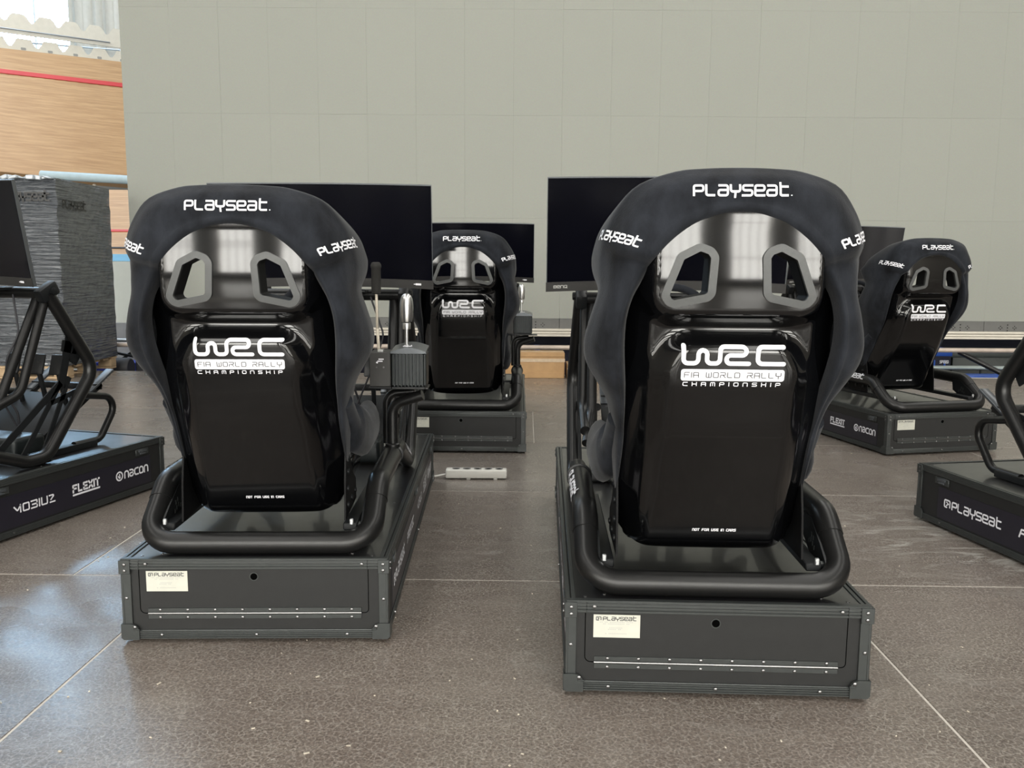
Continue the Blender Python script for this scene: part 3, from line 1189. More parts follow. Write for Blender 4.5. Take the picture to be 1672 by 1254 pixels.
obj('stack_lettering', b_, mat('black_tape_print', (0.012, 0.012, 0.012), 0.4, var=0.1), PAL, 0)
tag(PAL, 'tall stack wrapped in grey stretch film standing on a wooden pallet', 'pallet')

# power strip on the stage
PS = empty('power_strip', (-0.183, 4.30, 0), 0.0)
b_ = BM()
rbox(b_, (0, 0, .028), (.318, .062, .046), .008, 3)
M_PSW = mat('white_plastic', (0.74, 0.73, 0.68), 0.35, var=0.03)
obj('body', b_, M_PSW, PS)
for k in range(5):
    b_ = BM()
    lathe(b_, [(.019, 0.0), (.021, .002), (.017, .002), (.015, -.0), (.004, -.0)], (-.105 + k * .056, 0, .0512), 'z', 18)
    obj('socket', b_, mat('socket_grey', (0.30, 0.30, 0.29), 0.5, var=0.05), PS)
for x in (-.04, .1):
    b_ = BM()
    rbox(b_, (x, -.012, .003), (.02, .03, .006), .001, 1)
    obj('foot', b_, M_PSW, PS)
b_ = BM()
tube(b_, fillet([(-.155, 0, .022), (-.20, 0, .012), (-.26, -.01, .006), (-.40, -.02, .006)], .05, 5), .0045, 0, 8)
obj('cable', b_, M_PSW, PS)
tag(PS, 'white power strip with five sockets on floor between front simulators', 'power strip')

# =====================================================================================================
# FLIGHT CASE UNDER EACH SIMULATOR   (local: x across, y forward, z up, origin at rear centre on the floor)
# =====================================================================================================
CW_, CL_, CZ0, CZ1 = 0.76, 1.8967, 0.012, 0.2487
CHH = CZ1 - CZ0
LOGO = [('PLaYseat', .225, .275, .030), ('FaNaTeC', .593, .24, .028), ('MOBIUZ', 1.015, .20, .034), ('FLEXIT', 1.315, .15, .040), ('nacon', 1.625, .155, .030)]


def ridged(bm, p0, p1, wdt, face, up_, nr=4, base=0.004, ridge=0.003):
    """profile rail from p0 to p1 of width wdt, with raised ridges, on a face with outward normal"""
    p0, p1, face, up_ = Vector(p0), Vector(p1), Vector(face), Vector(up_)
    box_between(bm, p0 + face * base / 2, p1 + face * base / 2, wdt, base, 0.0012, face)
    for k in range(nr):
        o_ = (-.5 + (k + .5) / nr) * wdt * 0.92
        q0, q1 = p0 + up_ * o_ + face * (base + ridge / 2), p1 + up_ * o_ + face * (base + ridge / 2)
        box_between(bm, q0, q1, wdt / nr * 0.5, ridge, 0.0, face)


def build_case():
    root = empty('flight_case', (0, 0, 0))
    hw = CW_ / 2
    # plywood body
    b = BM()
    rbox(b, (0, CL_ / 2, (CZ0 + CZ1) / 2), (CW_ - .012, CL_ - .012, CHH - .006), 0.003, 1)
    obj('body', b, M_CASE, root, 0)
    b = BM()
    rbox(b, (0, CL_ / 2, CZ1 - .002), (CW_ - .05, CL_ - .05, .004), 0)
    tp = obj('top_panel', b, M_CTOP, root, 0)
    b = BM()
    for x in (-hw + .05, -hw + .10, hw - .05, hw - .11):
        for y in (.035, .6, 1.2, 1.86):
            lathe(b, [(.0045, 0), (.0045, .0015), (.002, .002)], (x, y + (.02 if abs(x) < .29 else 0), CZ1), 'z', 8)
    obj('screw', b, M_SCREW, tp)
    # top frame rails (proud of the panel)
    b = BM()
    for s in (-1, 1):
        for off, w_ in ((.006, .010), (.020, .010)):
            rbox(b, (s * (hw - off), CL_ / 2, CZ1 + .0005), (w_, CL_ - .004, .005), .001, 1)
    obj('top_rail', b, M_RAIL, root)
    for e in (0, 1):
        b = BM()
        y = .010 if e == 0 else CL_ - .010
        rbox(b, (0, y, CZ1 + .0003), (CW_ - .004, .018, .005), .001, 1)
        obj('top_rail', b, M_RAIL, root)
    # rails on the short ends and long sides
    for e, (fy, ny) in enumerate(((0.006, -1), (CL_ - .006, 1))):
        b = BM()
        for (xa, xb, ns) in ((-hw + .053, hw - .06, 3), (-hw + .004, -hw + .052, 3), (hw - .059, hw - .004, 3)):
            ridged(b, (xa, fy, CZ1 - .015), (xb, fy, CZ1 - .015), .030, (0, ny, 0), (0, 0, 1), ns, .004, .0035)
        obj('edge_profile', b, M_RAIL, root)
        b = BM()
        ridged(b, (-hw + .04, fy, CZ0 + .0135), (hw - .04, fy, CZ0 + .0135), .027, (0, ny, 0), (0, 0, 1), 4, .004, .0032)
        obj('edge_profile', b, M_RAIL, root)
        for s in (-1, 1):
            b = BM()
            rbox(b, (s * (hw - .014), fy + ny * .002, (CZ0 + CZ1) / 2), (.028, .006, CHH - .01), .001, 1)
            obj('edge_profile', b, M_RAIL, root)
    for s in (-1, 1):
        b = BM()
        fx = s * (hw - .006)
        ridged(b, (fx, .004, CZ1 - .013), (fx, CL_ - .004, CZ1 - .013), .026, (s, 0, 0), (0, 0, 1), 3, .004, .0015)
        obj('edge_profile', b, M_RAIL, root)
        b = BM()
        ridged(b, (fx, .03, CZ0 + .0135), (fx, CL_ - .03, CZ0 + .0135), .027, (s, 0, 0), (0, 0, 1), 4, .004, .0015)
        obj('edge_profile', b, M_RAIL, root)
        for y in (.014, CL_ - .014):
            b = BM()
            rbox(b, (s * (hw - .004), y, (CZ0 + CZ1) / 2), (.006, .028, CHH - .01), .001, 1)
            obj('edge_profile', b, M_RAIL, root)
    # corner brackets (top) and corner guards (bottom)
    for s in (-1, 1):
        for e, (fy, ny) in enumerate(((0.0, -1), (CL_, 1))):
            b = BM()
            rbox(b, (s * (hw - .013), fy + ny * .001, CZ1 - .021), (.032, .006, .040), .001, 1)
            rbox(b, (s * (hw + .001), fy - ny * .015, CZ1 - .021), (.006, .030, .040), .001, 1)
            br = obj('corner_bracket', b, M_RAIL, root)
            b = BM()
            for dz in (.013, .031):
                lathe(b, [(.0052, 0), (.0045, ny * .003), (.002, ny * .0042)], (s * (hw - .014), fy + ny * .0035, CZ1 - dz), 'y', 10)
                lathe(b, [(.0045, 0), (.004, s * .003), (.002, s * .004)], (s * (hw + .0035), fy - ny * .016, CZ1 - dz), 'x', 10)
            obj('screw', b, M_SCREW, br)
            b = BM()
            poly = [(0, 0), (.050, 0), (.050, .028), (.046, .037), (.038, .044), (.028, .047), (0, .047)]
            poly = [(0.006, 0)] + poly[1:] + [(0, .006)]
            prism(b, poly, lambda a, c, h_: Vector((s * (hw + .003 - a), fy + ny * (.005 - h_), CZ0 + c)), .008)
            prism(b, poly, lambda a, c, h_: Vector((s * (hw + .004 - h_), fy + ny * (.004 - a), CZ0 + c)), .008)
            rbox(b, (s * (hw - .041), fy + ny * .006, CZ0 + .031), (.016, .004, .004), .001, 1)
            gd = obj('corner_guard', b, M_RAIL, root, 30)
            b = BM()
            lathe(b, [(.0055, 0), (.005, ny * .003), (.002, ny * .0045)], (s * (hw - .036), fy + ny * .0045, CZ0 + .0385), 'y', 10)
            obj('screw', b, M_SCREW, gd)
            # small rubber foot
            b = BM()
            lathe(b, [(.022, 0.0), (.024, .003), (.024, .014)], (s * (hw - .05), fy - ny * .06, 0.0), 'z', 16)
            obj('foot', b, M_VOID, root)
    for x, z in [(-hw + .014, .135), (hw - .014, .13)]:
        b = BM()
        lathe(b, [(.0052, 0), (.0045, -.003), (.002, -.0042)], (x, .002, z), 'y', 10)
        obj('screw', b, M_SCREW, root)
    for x, z in [(-hw + .11, CZ0 + .014), (0, CZ0 + .014), (hw - .12, CZ0 + .014), (-hw + .072, CZ1 - .012), (hw - .075, CZ1 - .013)]:
        b = BM()
        lathe(b, [(.0052, 0), (.0045, -.003), (.002, -.0042)], (x, -.0005, z), 'y', 10)
        obj('screw', b, M_SCREW, root)
    # rear flap: routed outline, piano hinge, cable hole, address label
    b = BM()
    path = fillet([(-hw + .05, .006, CZ1 - .03), (-hw + .05, .006, .088), (-hw + .08, .006, .088)], .02, 5)
    path2 = fillet([(hw - .058, .006, CZ1 - .03), (hw - .058, .006, .088), (hw - .08, .006, .088)], .02, 5)
    tube(b, path, .0012, 0, 6)
    tube(b, path2, .0012, 0, 6)
    obj('flap_seam', b, M_VOID, root)
    hx0, hx1, hz = -hw + .073, hw - .078, .089
    b = BM()
    rbox(b, ((hx0 + hx1) / 2, .0045, hz + .009), (hx1 - hx0, .004, .012), .0006, 1)
    rbox(b, ((hx0 + hx1) / 2, .0045, hz - .010), (hx1 - hx0, .004, .013), .0006, 1)
    hg = obj('piano_hinge', b, M_RAIL, root)
    b = BM()
    tube(b, [(hx0, .0025, hz), (hx1, .0025, hz)], .0030, 0, 8)
    obj('hinge_pin', b, M_SCREW, hg)
    for k in range(8):
        x = hx0 + .034 + k * (hx1 - hx0 - .062) / 7
        for dz in (.0105, -.012):
            b = BM()
            lathe(b, [(.0048, 0), (.0042, -.0028), (.002, -.004)], (x, .0028, hz + dz), 'y', 10)
            obj('screw', b, M_SCREW, hg)
    b = BM()
    lathe(b, [(.0095, 0), (.0125, 0), (.0125, -.0015), (.0095, -.0015)], (-.004, .0062, .197), 'y', 20)
    ho = obj('cable_hole', b, M_RAIL, root)
    b = BM()
    lathe(b, [(.0100, 0), (.0100, -.0016)], (-.004, .0058, .197), 'y', 20)
    obj('hole_opening', b, M_VOID, ho, 0)
    b = BM()
    rbox(b, (-hw + .129, .0055, .184), (.117, .0012, .060), 0)
    lb = obj('address_label', b, M_PAPER, root, 0)
    lb['label'] = 'white address label'
    b = BM()
    fn = lambda a, c: Vector((-hw + .0725 + a, .0046, .154 + c))
    lettering('PLaYseat', .083, .0085, .0019, fn, ox=.022, oz=.0455, bm=b)
    for p in ([(.012, .0455), (.005, .0455), (.005, .054), (.0165, .054), (.0165, .0455)], [(.0085, .0475), (.0125, .0497), (.0085, .052)]):
        ribbon(b, p, .002, fn, .001)
    obj('brand_print', b, M_INK, lb, 0)
    b = BM()
    for z_, x_, w_ in ((.0405, .014, .086), (.036, .022, .07), (.0255, .038, .034), (.0215, .035, .04), (.0105, .028, .056)):
        n_ = int(w_ / .0042)
        for k in range(n_):
            if random.random() < .16:
                continue
            ribbon(b, [(x_ + k * .0042, z_), (x_ + k * .0042 + .0028, z_)], .0018, fn)
    obj('fine_print', b, M_INKL, lb, 0)
    # printed sheets with logos and recessed latches on both long sides
    for s in (-1, 1):
        fx = s * (hw - .0055)
        along = (lambda u: CL_ - u) if s < 0 else (lambda u: u)
        b = BM()
        rbox(b, (fx, along((.135 + 1.80) / 2), .112), (.0015, 1.80 - .135, .132), 0)
        gp = obj('graphic_sheet', b, M_GRAPH, root, 0)
        fn = lambda a, c: Vector((fx + s * .0014, along(a), c))
        for txt, u0, w_, h_ in LOGO:
            b = BM()
            z0 = .118 - h_ / 2
            if txt == 'FLEXIT':
                lettering(txt, w_, h_ * .72, .0082, fn, rad=.02, gap=.55, ox=u0, oz=z0 + .013, bm=b)
                ribbon(b, [(u0 - .004, z0), (u0 + w_ + .004, z0)], .008, fn)
            elif txt == 'nacon':
                lettering(txt, w_, h_, .0075, fn, rad=.35, gap=.38, ox=u0, oz=z0, bm=b)
                c_ = [(u0 - .034 + .0195 * math.cos(t), z0 + h_ / 2 + .0195 * math.sin(t)) for t in [2 * PI * k / 20 for k in range(21)]]
                c_[-1] = c_[0]
                ribbon(b, c_, .007, fn)
                ribbon(b, [(u0 - .043, z0 + .018), (u0 - .034, z0 + .004)], .006, fn)
                ribbon(b, [(u0 - .034, z0 + .026), (u0 - .030, z0 + .004)], .006, fn)
            elif txt == 'MOBIUZ':
                gl = ['V', 'O', '3', 'I', 'U', '2']
                lettering(''.join(gl), w_, h_ * .85, .0062, fn, rad=.12, gap=.42, ox=u0, oz=z0, bm=b)
            elif txt == 'FaNaTeC':
                lettering('FANATEC', w_, h_, .007, fn, rad=.1, gap=.3, ox=u0, oz=z0, bm=b, slant=.3)
            else:
                lettering(txt, w_, h_, .0068, fn, ox=u0, oz=z0, bm=b)
                x_ = u0 - .047
                ribbon(b, [(x_ + .018, z0), (x_, z0), (x_, z0 + h_), (x_ + .033, z0 + h_), (x_ + .033, z0)], .0068, fn, .006)
                ribbon(b, [(x_ + .010, z0 + .006), (x_ + .024, z0 + .015), (x_ + .010, z0 + .023)], .005, fn)
            obj('logo_print', b, M_WHITE, gp, 0)
        for u in (.155, .95, 1.745):
            b = BM()
            rbox(b, (fx + s * .002, along(u), .2035), (.006, .085, .030), .002, 1)
            lt = obj('latch', b, M_RAIL, root)
            b = BM()
            rbox(b, (fx + s * .0065, along(u), .208), (.004, .052, .012), .001, 1)
            rbox(b, (fx + s * .0065, along(u), .196), (.004, .036, .008), .001, 1)
            obj('latch_lever', b, M_SHTOP, lt)
        for u in (.06, .9, 1.75):
            b = BM()
            lathe(b, [(.0045, 0), (.004, s * .003), (.002, s * .004)], (s * (hw - .0005), along(u + .1), CZ0 + .0145), 'x', 8)
            obj('screw', b, M_SCREW, root)
    return root


# =====================================================================================================
# SEAT  (rig-local coordinates with z from the floor; base of the rig is the case top)
# =====================================================================================================
ZT = CZ1 + .0005
X0 = -0.008
_zt = np.linspace(0.28, 1.36, 217)
_yt = np.interp(_zt, [.28, .33, .41, .5, .6, .7, .81, .9, .97, 1.03, 1.08, 1.133, 1.19, 1.245, 1.36],
                [.150, .125, .096, .056, .010, -.040, -.078, -.090, -.1025, -.1090, -.1100, -.1070, -.102, -.110, -.127])
_k = np.exp(-0.5 * (np.arange(-8, 9) / 4.0) ** 2)
_k /= _k.sum()
_yt = np.convolve(np.pad(_yt, 8, mode='edge'), _k, mode='valid')


def yc(z):
    return float(np.interp(z, _zt, _yt))


def sstep(a, b, x):
    t = max(0.0, min(1.0, (x - a) / (b - a)))
    return t * t * (3 - 2 * t)


def sd_in(x, z, cx, cz, hx, hz, r):
    qx, qz = abs(x - cx) - hx + r, abs(z - cz) - hz + r
    return -(min(max(qx, qz), 0) + math.hypot(max(qx, 0), max(qz, 0)) - r)


def shell_y(x, z):
    a = abs(x)
    y = yc(z) + .045
    y += 1.0 * max(0, a - .185) + 5 * max(0, a - .205) ** 2
    dh = sd_in(x, z, 0, 1.20, .224, .260, .085)              # head panel
    hd = sstep(0, .042, dh)
    y -= hd * (.042 + .014 * max(0, 1 - (x / .23) ** 2))
    hwb = .215 + .012 * sstep(.55, .40, z) - .010 * sstep(.60, .75, z) - .045 * sstep(.83, .945, z)
    y -= .047 * sstep(.945, .885, z) * sstep(hwb, hwb - .075, a)   # body
    if z < .385:
        y += .06 * ((.385 - z) / .05) ** 2
    return y


_es = [(1.234, .05), (1.231, .075), (1.222, .11), (1.20, .150), (1.165, .190), (1.11, .220), (1.07, .236), (1.03, .248), (.99, .258),
       (.95, .268), (.89, .274), (.845, .268), (.795, .258), (.75, .250), (.705, .246), (.6, .242), (.45, .240), (.41, .236), (.37, .228), (.33, .215)]
_es = _es[::-1]


def e_half(z):
    return float(np.interp(z, [q[0] for q in _es], [q[1] for q in _es]))


HOLE = [(-.1385, 1.109), (-.090, 1.134), (-.0600, 1.1226), (-.048, 1.105), (-.053, 1.017), (-.066, 1.004), (-.144, .988), (-.160, .994), (-.174, 1.0146)]


def poly_fillet(poly, r, n=3):
    return [(p.x, p.y) for p in fillet([Vector((a, c, 0)) for a, c in poly], r, n, closed=True)]


def inset(poly, d):
    n = len(poly)
    out = []
    ar = sum(poly[i][0] * poly[(i + 1) % n][1] - poly[(i + 1) % n][0] * poly[i][1] for i in range(n))
    sgn = 1 if ar > 0 else -1
    for i in range(n):
        p, a, c = Vector(poly[i]), Vector(poly[i - 1]), Vector(poly[(i + 1) % n])
        e0, e1 = (p - a).normalized(), (c - p).normalized()
        n0, n1 = Vector((-e0.y, e0.x)) * sgn, Vector((-e1.y, e1.x)) * sgn
        b_ = (n0 + n1).normalized()
        out.append(tuple(p + b_ * d / max(.4, b_.dot(n0))))
    return out


H_OUT = poly_fillet(HOLE, .022)
H_MID = inset(H_OUT, .009)
H_IN = inset(H_OUT, .0175)


def in_poly(x, z, poly):
    r = False
    n = len(poly)
    for i in range(n):
        (x1, z1), (x2, z2) = poly[i], poly[(i + 1) % n]
        if (z1 > z) != (z2 > z) and x < (x2 - x1) * (z - z1) / (z2 - z1) + x1:
            r = not r
    return r


def seat_grid(yfn, nu=88, nv=176, holes=True, shrink=1.0):
    b = BM()
    V = []
    for j in range(nv + 1):
        f = j / nv
        row = []
        for i in range(nu + 1):
            u = -1 + 2 * i / nu
            zb = .340 + .030 * abs(u) ** 3 + .035 * abs(u) ** 12
            z = zb + (1.234 - zb) * f
            x = u * e_half(z) * shrink
            row.append(b.verts.new((X0 + x, yfn(x, z), z - ZT)))
        V.append(row)
    for j in range(nv):
        for i in range(nu):
            q = (V[j][i], V[j][i + 1], V[j + 1][i + 1], V[j + 1][i])
            if holes:
                cx = sum(v.co.x for v in q) / 4 - X0
                cz = sum(v.co.z for v in q) / 4 + ZT
                if in_poly(-abs(cx), cz, H_MID):
                    continue
            b.faces.new(q)
    loose = [v for v in b.verts if not v.link_faces]
    bmesh.ops.delete(b, geom=loose, context='VERTS')
    return b


ST = [((0, 1.302), (0, 1.203), .045, .05), ((.08, 1.300), (.035, 1.200), .045, .05), ((.145, 1.293), (.066, 1.192), .048, .06), ((.225, 1.264), (.104, 1.177), .055, .10),
      ((.272, 1.209), (.143, 1.149), .07, .14), ((.295, 1.155), (.174, 1.118), .08, .17), ((.303, 1.11), (.199, 1.083), .085, .17),
      ((.303, 1.06), (.220, 1.043), .085, .14), ((.303, 1.02), (.236, 1.007), .085, .12), ((.319, .965), (.248, .958), .085, .12),
      ((.335, .90), (.251, .898), .085, .13), ((.330, .85), (.247, .845), .08, .12), ((.303, .80), (.240, .792), .075, .11),
      ((.277, .755), (.235, .745), .07, .09), ((.264, .71), (.233, .70), .06, .08), ((.258, .66), (.231, .655), .05, .08), ((.253, .60), (.232, .60), .04, .07), ((.247, .54), (.235, .54), .025, .05), ((.240, .49), (.237, .49), .008, .03)]


def cr(a, b, c, d, t):
    return .5 * ((2 * b) + (c - a) * t + (2 * a - 5 * b + 4 * c - d) * t * t + (3 * b - a - 3 * c + d) * t ** 3)


def station(t):
    """t in [-16, 16]; negative = left half"""
    sg_ = -1 if t < 0 else 1
    t = min(abs(t), len(ST) - 1.0001)
    i = int(t)
    f = t - i
    g = lambda k: (np.array([*ST[min(max(k, 0), len(ST) - 1)][0], *ST[min(max(k, 0), len(ST) - 1)][1], *ST[min(max(k, 0), len(ST) - 1)][2:]])
                   if k >= 0 else np.array([-ST[-k][0][0], ST[-k][0][1], -ST[-k][1][0], ST[-k][1][1], *ST[-k][2:]]))
    v = cr(g(i - 1), g(i), g(i + 1), g(i + 2), f)
    return (sg_ * v[0], v[1]), (sg_ * v[2], v[3]), v[4], v[5]


def section(t):
    (ox, oz), (ix, iz), dy, fwd = station(t)
    k_ = sstep(9.5, 15, abs(t))
    yi = k_ * shell_y(ix, iz) + (1 - k_) * min(shell_y(ix, iz), yc(iz) + .035)
    L = lambda f: (ix + (ox - ix) * f, iz + (oz - iz) * f)
    P = []
    P.append((*L(-.10), yi + .035))
    P.append((*L(-.04), yi + .006))
    P.append((*L(.05), yi - .008))
    P.append((*L(.14), yi - .010))
    P.append((*L(.22), yi - .006))
    P.append((*L(.45), yi - .016 + dy * .16))
    P.append((*L(.72), yi - .014 + dy * .38))
    P.append((*L(.92), yi + dy * .72))
    P.append((*L(1.0), yi + dy * 1.05))
    P.append((*L(.99), yi + dy + fwd * .45))
    P.append((*L(.93), yi + dy + fwd * .9))
    P.append((*L(.78), yi + dy + fwd))
    P.append((*L(.55), yi + dy + fwd * .72))
    P.append((*L(.2), yi + .105))
    P.append((*L(-.15), yi + .115))
    fl = .06 * sstep(3.0, 5.0, abs(t)) * (1 - sstep(6.4, 8.2, abs(t)))      # head wings flare outwards towards the front
    for k, g_ in ((8, .15), (9, .7), (10, 1.0), (11, .85), (12, .4)):
        P[k] = (P[k][0] * (1 + fl * g_), P[k][1], P[k][2])
    return [Vector((X0 + p[0], p[2], p[1] - ZT)) for p in P]


def cover_pt(t, s, off=0.0):
    """s in section control index units (0..14)"""
    P = section(t)
    i = max(0, min(len(P) - 2, int(s)))
    f = s - i
    g = lambda k: P[max(0, min(len(P) - 1, k))]
    p = cr(g(i - 1), g(i), g(i + 1), g(i + 2), f)
    if off:
        e = .02
        pa = section(t + e)
        ga = lambda k: pa[max(0, min(len(pa) - 1, k))]
        p_t = cr(ga(i - 1), ga(i), ga(i + 1), ga(i + 2), f) - p
        f2 = f + .02
        p_s = cr(g(i - 1), g(i), g(i + 1), g(i + 2), f2) - p
        n_ = p_t.cross(p_s).normalized()
        c = Vector((X0, .15, .95 - ZT))
        if n_.dot(p - c) < 0:
            n_ = -n_
        p = p + n_ * off
    return p


def build_seat(root):
    # glossy shell with the two belt slots
    sh = obj('seat_shell', seat_grid(shell_y), M_SHELL, root, 60)
    ln = obj('seat_lining', seat_grid(lambda x, z: yc(z) + .060 + .85 * max(0, abs(x) - .15), 44, 88, True, .97), M_SUEDE, root, 60)
    for s in (-1, 1):
        f_ = lambda p, y: Vector((X0 - s * p[0], y, p[1] - ZT))
        b = BM()
        loops = []
        for poly, oy in ((H_OUT, -.0005), (H_OUT, -.005), (H_IN, -.0055), (H_IN, .012)):
            loops.append([b.verts.new(f_(p, shell_y(p[0], p[1]) + oy)) for p in poly])
        n_ = len(H_OUT)
        for A, B in zip(loops[:3], loops[1:4]):
            for k in range(n_):
                b.faces.new((A[k], A[(k + 1) % n_], B[(k + 1) % n_], B[k]))
        tr = obj('slot_trim', b, M_TRIM, sh, 30)
        b = BM()
        A = [b.verts.new(f_(p, shell_y(p[0], p[1]) + .004)) for p in H_IN]
        B = [b.verts.new(f_(p, yc(p[1]) + .070 + .85 * max(0, abs(p[0]) - .15))) for p in H_IN]
        C = [b.verts.new(f_(p, yc(p[1]) + .058 + .85 * max(0, abs(p[0]) - .15))) for p in H_OUT]
        for P_, Q_ in ((A, B), (B, C)):
            for k in range(n_):
                b.faces.new((P_[k], P_[(k + 1) % n_], Q_[(k + 1) % n_], Q_[k]))
        obj('slot_sleeve', b, M_BRK, sh, 30)
    # suede cover
    b = BM()
    NT, NS = 148, 40
    rows = []
    for i in range(NT + 1):
        t = -18 + 36 * i / NT
        rows.append([b.verts.new(cover_pt(t, 14 * k / NS)) for k in range(NS + 1)])
    for i in range(NT):
        for k in range(NS):
            b.faces.new((rows[i][k], rows[i][k + 1], rows[i + 1][k + 1], rows[i + 1][k]))
    cv = obj('seat_cover', b, M_SUEDE, root, 70)
    # brand lettering on the cover: top and both head wings
    def solve(x, zz, t, q):
        for _ in range(7):
            p = cover_pt(t, q)
            ex, ez = x - p.x, zz - ZT - p.z
            a_, c_ = cover_pt(t + .01, q) - p, cover_pt(t, q + .01) - p
            det = a_.x * c_.z - c_.x * a_.z
            if abs(det) < 1e-12:
                break
            t += .01 * max(-60, min(60, (ex * c_.z - c_.x * ez) / det))
            q += .01 * max(-60, min(60, (a_.x * ez - a_.z * ex) / det))
            q = max(3.2, min(7.8, q))
        return t, q
    fn = lambda a, c: cover_pt(*solve(X0 - .005 + a - .1035, 1.2365 + c, (a - .1035) / .07, 5.3), .0022)
    b = lettering('PLaYseat', .205, .0205, .0047, fn, step=.008)
    lettering('.', .001, .001, .0022, fn, bm=b, ox=.2115, step=.01)
    obj('brand_lettering', b, M_WHITE, cv, 0)
    for s in (-1, 1):
        tb = 5.05
        # table of arc length along s from the band outwards
        ss = np.linspace(4.2, 10.5, 90)
        pts = [cover_pt(s * tb, q) for q in ss]
        arc = np.concatenate([[0], np.cumsum([(pts[k + 1] - pts[k]).length for k in range(len(pts) - 1)])])
        dt = (cover_pt(tb + .4, 6.5) - cover_pt(tb - .4, 6.5)).length / .8
        def fn(a, c, s=s, arc=arc, ss=ss, dt=dt):
            a2 = a if s > 0 else (.148 - a)
            q = float(np.interp(a2 + .018, arc, ss))
            rise = 0.0
            return cover_pt(s * (tb - (c - .009 + rise) / dt * 1.0), q, .0022)
        b = lettering('PLaYseat', .148, .0190, .0044, fn, step=.008)
        obj('brand_lettering', b, M_WHITE, cv, 0)
    # rally logo on the shell
    def on_shell(x, z, off=.0016):
        return Vector((X0 + x, shell_y(x, z) - off, z - ZT))
    H_ = .0494
    fw_ = lambda a, c: on_shell(-.1187 + a * .0493, .856 + c * H_)
    b = BM()
    W1 = [(.1, .93), (.1, .11), (.78, .11), (.78, .72), (1.18, .72), (1.18, .11), (1.78, .11), (1.78, .89), (2.98, .89), (2.98, .5), (2.08, .5), (2.08, .11), (3.12, .11)]
    ribbon(b, W1, .205, fw_, .20, .10, 'round')
    ribbon(b, [(4.72, .89), (3.52, .89), (3.52, .11), (4.72, .11)], .205, fw_, .22, .12, 'round')
    lettering('CHAMPIONSHIP', .222, .0078, .0019, lambda a, c: on_shell(-.112 + a, .8085 + c), rad=.25, gap=1.15, bm=b, step=.02)
    # the white bar
    N_ = 40
    rr = rrect(.236, .0275, .006)
    xs_ = sorted({round(p[0], 5) for p in rr} | set(np.linspace(-.112, .112, 24).round(5).tolist()))
    tops = []
    for x in xs_:
        h_ = .0275 / 2
        ex = abs(x) - (.118 - .006)
        if ex > 0:
            h_ = .0275 / 2 - .006 + math.sqrt(max(0, .006 ** 2 - ex ** 2))
        tops.append((x, h_))
    vv = [[b.verts.new(on_shell(x, .834 + h_ * (1 - k / 4))) for k in range(9)] for x, h_ in tops]
    for A, B in zip(vv[:-1], vv[1:]):
        for k in range(8):
            b.faces.new((A[k], A[k + 1], B[k + 1], B[k]))
    lo = obj('rally_logo', b, M_WHITE, sh, 0)
    b = lettering('FIA WORLD RALLY', .220, .0115, .0016, lambda a, c: on_shell(-.110 + a, .8285 + c, .0026), rad=.2, gap=.42, step=.008)
    obj('rally_logo', b, M_INK, sh, 0)
    b = lettering('NOT FOR USE IN CARS', .110, .0062, .0019, lambda a, c: on_shell(-.047 + a, .4095 + c), rad=.2, gap=.5, step=.02)
    obj('warning_lettering', b, M_WHITE, sh, 0)
    # seat pan, cushion and side bolsters
    b = BM()
    rbox(b, (X0, .40, .405 - ZT), (.44, .50, .10), .035, 3)
    obj('seat_pan', b, M_SHELL, root)
    b = BM()
    rbox(b, (X0, .42, .475 - ZT), (.38, .46, .08), .03, 3)
    obj('seat_cushion', b, M_SUEDE, root)
    for s in (-1, 1):
        b = BM()
        path = fillet([(X0 + s * .243, .09, .70 - ZT), (X0 + s * .250, .20, .60 - ZT), (X0 + s * .262, .34, .550 - ZT), (X0 + s * .262, .52, .545 - ZT), (X0 + s * .24, .66, .49 - ZT)], .10, 5)
        def sec(i, f):
            k = .35 + .65 * min(1, f / .3) if f < .3 else 1 - .45 * max(0, (f - .75) / .25)
            return circ(.078 * k, 16, .040 * (.55 + .45 * k))
        sweep(b, path, sec, True, (0, .5, 1))
        obj('side_bolster', b, M_SUEDE, root, 60)
        # side bracket with slots and bolts, slider rail with bright end
        b = BM()
        fx = X0 + s * .236
        poly = [(.10, .335), (.33, .335), (.33, .40), (.27, .44), (.22, .50), (.17, .545), (.135, .53), (.115, .45)]
        prism(b, poly, lambda a, c, h_: Vector((fx + s * h_, a, c - ZT)), .005)
        br = obj('seat_bracket', b, M_BRK, root, 0)
        b = BM()
        for (y, z) in ((.145, .37), (.15, .42), (.16, .47), (.175, .51), (.22, .37), (.30, .37)):
            lathe(b, [(.009, 0), (.009, s * .004), (.005, s * .006)], (fx + s * .005, y, z - ZT), 'x', 10)
        obj('bolt', b, M_PLATE, br)
        b = BM()
        rbox(b, (fx + s * .03, .42, .318 - ZT), (.040, .66, .022), .003, 1)
        sl = obj('slider_rail', b, M_PLATE, root)
        b = BM()
        rbox(b, (fx + s * .036, .086, .335 - ZT), (.011, .010, .018), .002, 1)
        obj('rail_end', b, M_BRKT, sl)


SEAT_PARTS = ('seat_shell', 'seat_lining', 'seat_cover', 'seat_pan', 'seat_cushion', 'side_bolster', 'seat_bracket', 'slider_rail')


